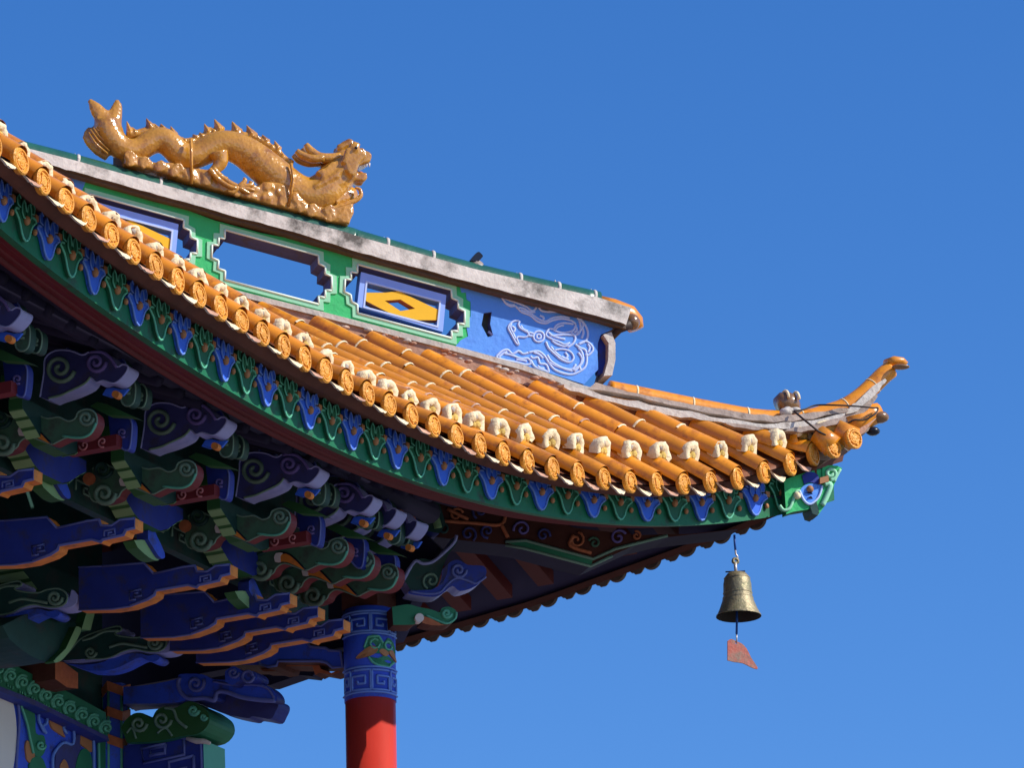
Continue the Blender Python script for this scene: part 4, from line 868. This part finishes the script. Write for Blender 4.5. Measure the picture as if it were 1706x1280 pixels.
def colpatch(name, pts, m_, e=.006):
    mb = MB(); P_ = [cp_(u, y, e) for u, y in cr(pts, 4, True)[:-1]]; Q_ = [cp_(u, y, -.004) for u, y in cr(pts, 4, True)[:-1]]; c_ = sum(P_)/len(P_); ax_ = (c_-COLP)*np.array([1, 1, 0]); c_ = np.array([COLP[0], COLP[1], c_[2]])+ax_/np.linalg.norm(ax_)*(CR_+.004+e)
    n_ = len(P_); mb.add(P_+[c_], [(k, (k+1) % n_, n_) for k in range(n_)], m_); mb.add(P_+Q_, [(k, (k+1) % n_, (k+1) % n_+n_, k+n_) for k in range(n_)], m_); return mb.build(name, collar)
colpatch('green_cloud', [(-.2, 1078), (-.05, 1062), (.35, 1060), (.55, 1072), (.7, 1062), (.9, 1070), (.92, 1086), (.55, 1088), (.3, 1090), (-.1, 1088)], M['scrollgreen'])
colpatch('orange_petal', [(-.5, 1097), (-.25, 1086), (.1, 1078), (.3, 1084), (.15, 1092), (-.2, 1097)], M['bead'], .009); colpatch('orange_petal', [(.35, 1086), (.5, 1082), (.7, 1088), (.55, 1094)], M['bead'], .009); colpatch('orange_petal', [(.7, 1086), (.85, 1082), (.97, 1098), (.85, 1094)], M['bead'], .009)
colpatch('green_cloud', [(-.05, 1096), (.3, 1098), (.6, 1092), (.9, 1100), (.7, 1110), (.3, 1109), (.1, 1104)], M['scrollgreen'], .005)
collow('cloud_line', [[(.2+.18*math.cos(a), 1074+8*math.sin(a)) for a in np.linspace(0, 5.5, 8)], [(.7+.13*math.cos(a), 1075+7*math.sin(a)) for a in np.linspace(0, 5.5, 8)], [(-.2, 1080), (-.05, 1063), (.35, 1061), (.5, 1072)], [(-.05, 1096), (.1, 1105), (.3, 1110), (.7, 1111), (.9, 1100)]], M['mintline'], .006)
mb = MB(); mb.box(np.array([COLP[0], COLP[1], 8.93]), [r*.10, o*.10, Z*.095], M['brownboard']); mb.build('column_head', pav)
mb = MB(); mb.tube([np.array([COLP[0], COLP[1], 0]), np.array([COLP[0], COLP[1], .12]), np.array([COLP[0], COLP[1], .28]), np.array([COLP[0], COLP[1], .32])], [.26, .26, .2, .15], M['stone'], 32); mb.build('column_base', pav)
# inner wall below, out of frame, and a second column further along the front
mb = MB(); mb.prism([W(-8, IB-.02, 0), W(CT-.3, IB-.02, 0), W(CT-.3, IB-.02, 7.7), W(-8, IB-.02, 7.7)], -o*.2, M['redboard']); mb.build('lower_wall', pav)
mb = MB(); p2 = W(-3, CB, 0); mb.tube([p2, p2+Z*8.8], CR_, M['red'], 32); mb.build('column', pav)

# ================================================================== THINGS ON AND UNDER THE ROOF
# ---- dragon on the ridge
zd = lambda L: zx(L, 100, 130, 3.102); DP = THK/2
zh = lambda L: zx(L, 430, 220, 7.529); zl = lambda L: zx(L, 120, 140, 7.529)
sc_ = 1/3.102*27.0/FPX                               # metres per zoomed pixel
dr = MB()
def dz(L): return [hp(x, y, DP) for x, y in zd(L)]
def blob(pts, rad, m_='dragon', mb=None, off=0, flat=.85, seg=14, k=4):
    P_ = cr([p+hn*off for p in pts], k); R_ = list(np.interp(np.linspace(0, 1, len(P_)), np.linspace(0, 1, len(rad)), rad)); (mb or dr).tube(P_, [q*sc_*(1.20 if mb is None else 1.15) for q in R_], M[m_], seg, flat=(hn, flat))
blob(dz([(235,215),(245,260),(275,320),(330,368),(400,372),(462,335),(520,318),(570,345),(620,395),(680,405),(740,382),(810,350),(880,350),(950,380),(1020,430),(1085,485),(1150,540),(1220,590),(1300,618),(1370,590),(1420,530),(1450,480)]),
     [52,56,58,55,54,56,58,60,60,60,62,66,70,74,80,84,86,86,92,94,86,72], seg=18, k=5)
blob(dz([(255,235),(215,195),(180,150),(150,108)]), [42,40,30,8], flat=.5); blob(dz([(270,240),(285,190),(296,140),(290,108)]), [46,34,24,7], flat=.5)
blob(dz([(265,380),(215,350),(175,310),(150,275),(135,262)]), [46,46,44,36,16], flat=.35, off=-.02)
blob(dz([(255,300),(290,300),(300,250)]), [40,40,20])
# head
blob(dz([(1430,470),(1480,430),(1530,420),(1570,425),(1592,420)]), [62,60,42,26,12], off=0)
blob(dz([(1440,400),(1480,375),(1510,385),(1530,400)]), [24,36,28,14]); blob(dz([(1500,480),(1540,515),(1565,530)]), [34,20,12])
blob(dz([(1530,545),(1562,548)]), [12,10], flat=.7)
def plate(mb, pts, off, th, m_='dragon'): mb.prism([hp(x, y, DP)+hn*(off+th/2) for x, y in pts], -hn*th, M[m_], M[m_])
for sg in (1, -1):
    plate(dr, zd(cr([(1440,450),(1520,460),(1500,540),(1470,560),(1440,580),(1400,570),(1360,590),(1310,590),(1330,540),(1300,510),(1350,490),(1380,460)], 3)), sg*.065, .045)
    for k in range(7): dr.tube([hp(x, y, DP)+hn*sg*.092 for x, y in zd(cr([(1500-k*6,470+k*3),(1440-k*14,500+k*9),(1400-k*18,545+k*8)], 4))], .010, M['dragon'], 5)
    plate(dr, zd(cr([(1450,395),(1520,400),(1560,430),(1545,455),(1520,480),(1505,520),(1480,545),(1455,520),(1450,490),(1430,470)], 3)), sg*.095, .03)
    dr.ball(hp(*zd([(1497,402)])[0], DP)+hn*sg*.100, .024, M['dragon'], 8, 6); dr.ball(hp(*zd([(1545,395)])[0], DP)+hn*sg*.045, .022, M['dragon'], 8, 6); dr.ball(hp(*zd([(1578,405)])[0], DP)+hn*sg*.03, .020, M['dragon'], 8, 6)
    dr.tube([hp(*zd([q])[0], DP)+hn*sg*.10 for q in ((1470,385),(1497,372),(1522,385))], .014, M['dragon'], 6)
    for q, s_ in (((1465,360), .9), ((1487,352), 1), ((1440,372), .8), ((1510,378), .8)): dr.ball(hp(*zd([q])[0], DP)+hn*sg*.03, .03*s_, M['dragon'], 9, 6)
plate(dr, zd([(1500,420),(1540,385),(1552,382),(1560,400),(1592,402),(1597,425),(1590,452),(1560,462),(1540,470),(1520,475)]), .0, .12)
plate(dr, zd([(1500,510),(1548,500),(1575,502),(1580,530),(1560,548),(1520,545)]), .0, .09)
me, c = dr.mesh('dragon'); 
dragon = link(bpy.data.objects.new('dragon', me), None, c)
rm = dragon.modifiers.new('remesh', 'REMESH'); rm.mode = 'VOXEL'; rm.voxel_size = .009; rm.use_smooth_shade = True
sm = dragon.modifiers.new('smooth', 'CORRECTIVE_SMOOTH' if 0 else 'SMOOTH'); sm.factor = .5; sm.iterations = 3
tag(dragon, 'ochre glazed ceramic dragon with open jaws standing on the ridge top', 'dragon statue')
def dpart(name, fn, m_='dragon', par=None):
    mb = MB(); fn(mb); return mb.build(name, par or dragon)
for off in (.03, -.035):
    dpart('horn', lambda mb: (blob(dz([(1440,418),(1380,425),(1330,418),(1290,390),(1262,352)]), [22,24,24,22,13], mb=mb, off=off, flat=1), ) )
    dpart('horn', lambda mb: (blob(dz([(1350,430),(1290,432),(1240,415),(1210,390)]), [18,20,19,12], mb=mb, off=off+.015, flat=1), ))
dpart('eye', lambda mb: mb.ball(hp(*zd([(1497,402)])[0], DP)+hn*.122, .008, M['black'], 8, 6))
dpart('tongue', lambda mb: blob(dz([(1530,492),(1555,490),(1572,500)]), [8,8,4], 'orangedull', mb))
dpart('teeth', lambda mb: [mb.tube([hp(*zd([(x, 455)])[0], DP)+hn*.04, hp(*zd([(x+3, 475)])[0], DP)+hn*.04], [.008, .001], M['white'], 6) for x in (1548, 1560, 1572, 1586)])
sp_ = [(355,245,15,52),(385,268,12,26),(462,228,22,44),(500,250,16,28),(530,248,16,26),(585,268,18,40),(640,315,16,22),(662,318,12,18),(700,300,18,16),(760,255,20,42),(818,236,26,50),(908,246,26,48),(985,266,26,44),(1020,300,16,24),(1060,308,20,32),(1090,345,14,22),(1122,343,18,40),(1145,390,13,22),(1172,412,12,24),(1195,425,12,20)]
sp2 = []
for (a_, b_) in zip(sp_[:-1], sp_[1:]):
    sp2.append(a_); gap = b_[0]-a_[0]
    if gap > 34 and gap < 75: sp2.append(((a_[0]+b_[0])/2, (a_[1]+a_[3]*.4+b_[1]+b_[3]*.4)/2+2, 15, 24))
sp2.append(sp_[-1]); sp_ = sp2
def spikes(mb):
    run = []
    for q in sp_:
        if run and q[0]-run[-1][0] > 80: mb.tube([hp(*zd([(x, y+h_*.9)])[0], DP) for (x, y, w_, h_) in run], .022, M['dragon'], 8); run = []
        run.append(q)
    mb.tube([hp(*zd([(x, y+h_*.9)])[0], DP) for (x, y, w_, h_) in run], .022, M['dragon'], 8)
    for (x, y, w_, h_) in sp_:
        b = [(x-w_*.9, y-h_*.1), (x+w_*1.5, y+h_*.95), (x+w_*.9, y+h_*2.0), (x-w_*1.2, y+h_*1.9), (x-w_*.9, y+h_*.8)]
        b = [(px, py-h_*.45-4) for px, py in b]; A_ = [hp(px, py, DP) for px, py in zd(b)]; c_ = sum(A_)/5; vs = A_+[c_+hn*.035, c_-hn*.035]
        mb.add(vs, [(k, (k+1) % 5, 5) for k in range(5)]+[((k+1) % 5, k, 6) for k in range(5)], M['dragon'], False)
bs_ = dpart('dorsal_crest', spikes); rm = bs_.modifiers.new('remesh', 'REMESH'); rm.mode = 'VOXEL'; rm.voxel_size = .006; rm.use_smooth_shade = True
def leg(mb):
    blob(dz([(805,405),(815,450),(800,480),(775,500)]), [46,36,27,20], mb=mb, off=.055, flat=.8)
    blob(dz([(770,495),(810,535),(860,570),(905,590)]), [15,14,13,11], mb=mb, off=.08, flat=.9); blob(dz([(750,500),(790,548),(840,585),(890,602)]), [12,12,11,10], mb=mb, off=.09, flat=.9)
    for (a, b) in (((935,560),(925,545)), ((970,580),(955,562)), ((960,605),(985,610)), ((870,620),(845,612)), ((935,615),(960,625))): blob(dz([(900,592), a, b]), [12,11,5], 'dragonrough', mb, .085, .9, 8)
dpart('leg', leg)
dpart('whisker', lambda mb: blob(dz([(1335,712),(1400,695),(1460,675),(1510,655),(1535,630),(1530,600),(1505,590)]), [10,11,12,12,11,9,5], 'dragonrough', mb, .07, 1, 8))
dpart('chin_ruff', lambda mb: blob(dz([(1400,640),(1450,625),(1490,600),(1500,570)]), [70,62,50,26], 'dragon', mb, .0, .9))
dpart('mortar_seam', lambda mb: [mb.tube([hp(*zd([(x0, y0)])[0], DP)+hn*.085, hp(*zd([(x1, y1)])[0], DP)+hn*.10, hp(*zd([(x2, y2)])[0], DP)+hn*.08], .008, M['dragonrough'], 5) for (x0,y0,x1,y1,x2,y2) in ((655,345,655,420,660,575), (1172,470,1180,560,1160,690))])
# carved cloud base
def base(mb):
    low = [(318,470),(480,500),(640,560),(800,605),(960,650),(1100,688),(1250,725),(1400,772),(1478,780)]
    up = [(1490,700),(1400,700),(1340,690),(1280,690),(1230,640),(1160,575),(1090,560),(1030,560),(1000,590),(960,575),(920,600),(880,600),(830,560),(760,500),(700,490),(640,490),(560,460),(480,460),(430,450),(400,425),(320,405)]
    plate(mb, zd(low+up), .0, .15, 'dragonrough')
    rg = random.Random(3)
    for k in range(15):
        u = k/14; x = 345+u*1100; yl = np.interp(x, [a for a, b in low], [b for a, b in low]); yu = np.interp(x, [a for a, b in up[::-1]], [b for a, b in up[::-1]])
        for v in (.28, .72):
            y = yl+(yu-yl)*v; rr = rg.uniform(24, 34); mb.tube([hp(px, py, DP)+hn*.078 for px, py in zd(spiral(x+rg.uniform(-10, 10), y, rr, 1.3, rg.uniform(0, 6), 12, rg.choice((1, -1))))], .0085, M['dragonrough'], 5)
        if k % 3 == 0: mb.ball(hp(*zd([(x, yu+6)])[0], DP), .035, M['dragonrough'], 9, 6, (1.3, 1, .7))
    plate(mb, zd([(1380,690),(1490,650),(1500,720),(1470,782),(1400,770)]), .0, .16, 'dragonrough')
bs_ = dpart('cloud_base', base); rm = bs_.modifiers.new('remesh', 'REMESH'); rm.mode = 'VOXEL'; rm.voxel_size = .0075; rm.use_smooth_shade = True; sm = bs_.modifiers.new('smooth', 'SMOOTH'); sm.iterations = 2
dpart('tail_fin_rib', lambda mb: [mb.tube([hp(*zd([q])[0], DP)+hn*.025 for q in L], .006, M['dragonrough'], 5) for L in (((150,275),(190,330),(250,385)), ((165,268),(205,318),(258,365)), ((140,290),(180,350),(240,400)), ((180,265),(220,305),(262,340)))])
dpart('tail_post', lambda mb: plate(mb, zd([(285,390),(325,400),(322,470),(285,455)]), -.02, .05, 'copingdark'))

# ---- dark stub further down the ridge
zq = lambda L: zx(L, 760, 400, 18.29); DS = .075
mb = MB(); mb.prism([hp(x, y, DS)+hn*.035 for x, y in zq(cr([(370,690),(470,540),(580,440),(650,430),(740,520),(745,580),(600,730),(520,705)], 2))], -hn*.07, M['black'])
ob = mb.build('ridge_stump', None, bevel=.012); tag(ob, 'small black broken stub standing on the ridge to the right of the dragon', 'roof ornament')
mb = MB(); mb.ball(hp(*zq([(590,800)])[0], DS), .034, M['weathered'], 9, 6, (1.3, 1.2, 1)); mb.ball(hp(*zq([(720,850)])[0], DS-.03), .022, M['palestrip'], 7, 5); mb.ball(hp(*zq([(430,870)])[0], DS-.03), .020, M['palestrip'], 7, 5); mb.build('mortar_lump', ob)
# ---- brown glazed knob on the hip tail
zw = lambda L: zx(L, 1270, 640, 12.8); mb = MB()
P_ = [hp(x, y, DP) for x, y in zw([(330,470),(420,430),(560,430),(700,450),(770,440)])]
mb.tube(P_, [.045, .062, .064, .056, .03], M['glazebrown'], 14, flat=(hn, .9)); ob = mb.build('roof_ornament'); tag(ob, 'small brown glazed broken knob with two painted cream highlights on the hip tail', 'roof ornament')
for a in (1, 2.6):
    mb = MB(); c_ = P_[2]+(P_[3]-P_[2])*(a-1.6); mb.tube([c_+.066*(math.cos(q)*hn+math.sin(q)*Z) for q in np.linspace(.2, 2.2, 8)], .008, M['cream'], 6); mb.build('cream_highlight', ob)  # cream arcs painted as highlights on the glaze
mb = MB(); [mb.ball(hp(x, y, .0), s_, M['palestrip'], 7, 5, (1.3, 1, .8)) for (x, y), s_ in zip(zw([(500,600),(590,570),(710,570),(540,540)]), (.028, .02, .024, .018))]; mb.build('mortar_lump', ob)
# ---- loose wire
mb = MB(); mb.tube(cr([hp(x, y, b) for (x, y), b in zip(zu([(335,500),(400,490),(480,462),(620,462),(740,468),(850,478),(890,482),(870,520),(800,560),(735,560),(680,590)]), (-.03,-.02,.0,-.05,-.06,-.06,-.03,-.05,-.05,-.05,-.03))], 5), .005, M['wire'], 6)
mb.tube(cr([hp(x, y, b) for (x, y), b in zip(zu([(330,500),(400,560),(450,600),(500,640),(545,662)]), (-.05,-.10,-.12,-.12,-.13))], 4), .006, M['wire'], 6)
tag(mb.build('wire'), 'thin dark wire trailing loosely over the upturned hip corner', 'wire')

# ---- wind bell
zv = lambda L: zx(L, 1160, 880, 5.12); BD = .05
bx = hp(1229, 1010, BD)
def bq(x, y): return hp(x, y, BD)
mb = MB(); prof = [(0,378),(50,380),(80,392),(106,425),(118,480),(120,540),(122,580),(135,630),(158,690),(182,742),(190,757)]
cxs = lambda y: 345+(y-378)*.045
sc2 = 1/5.12*27.9/FPX
axd = bq(*zv([(cxs(757), 757)])[0])-bq(*zv([(cxs(378), 378)])[0]); 
P_ = [bq(*zv([(cxs(y), y)])[0]) for q, y in prof]; P_[0] = P_[0]+Z*.002
mb.tube(P_, [max(q, 2)*sc2 for q, y in prof], M['bronze'], 32, cap=False)
mb.tube([p-Z*.002 for p in P_[1:]], [max(q-7, 2)*sc2 for q, y in prof[1:]], M['bronzein'], 32, cap=False)
for q, y in ((108, 432), (121, 560), (126, 600)):
    p_ = bq(*zv([(cxs(y), y)])[0]); mb.tube([p_+Z*.003, p_, p_-Z*.003], [(q-1)*sc2, (q+5)*sc2, (q+1)*sc2], M['bronze'], 32, cap=False)
n_ = 32
mb.tube([P_[-1]+Z*.006, P_[-1]], [190*sc2, 191*sc2], M['bronze'], 32, cap=False)
bell = mb.build('wind_bell'); tag(bell, 'weathered bronze wind bell with a faded red vane hanging from the eave corner', 'bell')
mb = MB(); mb.tube([bq(*q) for q in zv([(325,60),(328,120),(334,190)])], .0065, M['bluewire'], 6); mb.build('cord', bell)
mb = MB(); mb.tube(cr([bq(*q) for q in zv([(334,185),(338,225),(352,245),(345,265),(330,262)])], 4), .005, M['silver'], 6); mb.build('wire_loop', bell)
mb = MB(); mb.tube(cr([bq(*q) for q in zv([(330,262),(352,272),(354,295),(332,300),(314,290),(318,268),(332,262)])], 3), .008, M['bronze'], 6); mb.tube([bq(*q) for q in zv([(332,300),(338,380)])], .009, M['silver'], 6)
mb.tube([bq(*q) for q in zv([(250,376),(415,370)])], .004, M['black'], 6); mb.build('hanger', bell)
mb = MB(); mb.tube([bq(*q) for q in zv([(345,600),(346,820),(344,905)])], .0065, M['bluewire'], 6); mb.tube([bq(*q) for q in zv([(344,905),(345,975)])], .004, M['silver'], 6); mb.build('clapper_rod', bell)
mb = MB(); mb.prism([bq(*q) for q in zv(cr([(268,965),(300,948),(345,970),(385,985),(430,1030),(470,1110),(525,1195),(505,1203),(460,1185),(400,1155),(330,1145),(268,1130)], 2))], -hn*.008, M['plate'], M['weathered'], holes=[[bq(*q) for q in zv(spiral(340, 985, 7, 1, 0, 8, 1, 1)[:-1])]]); mb.build('wind_vane', bell)
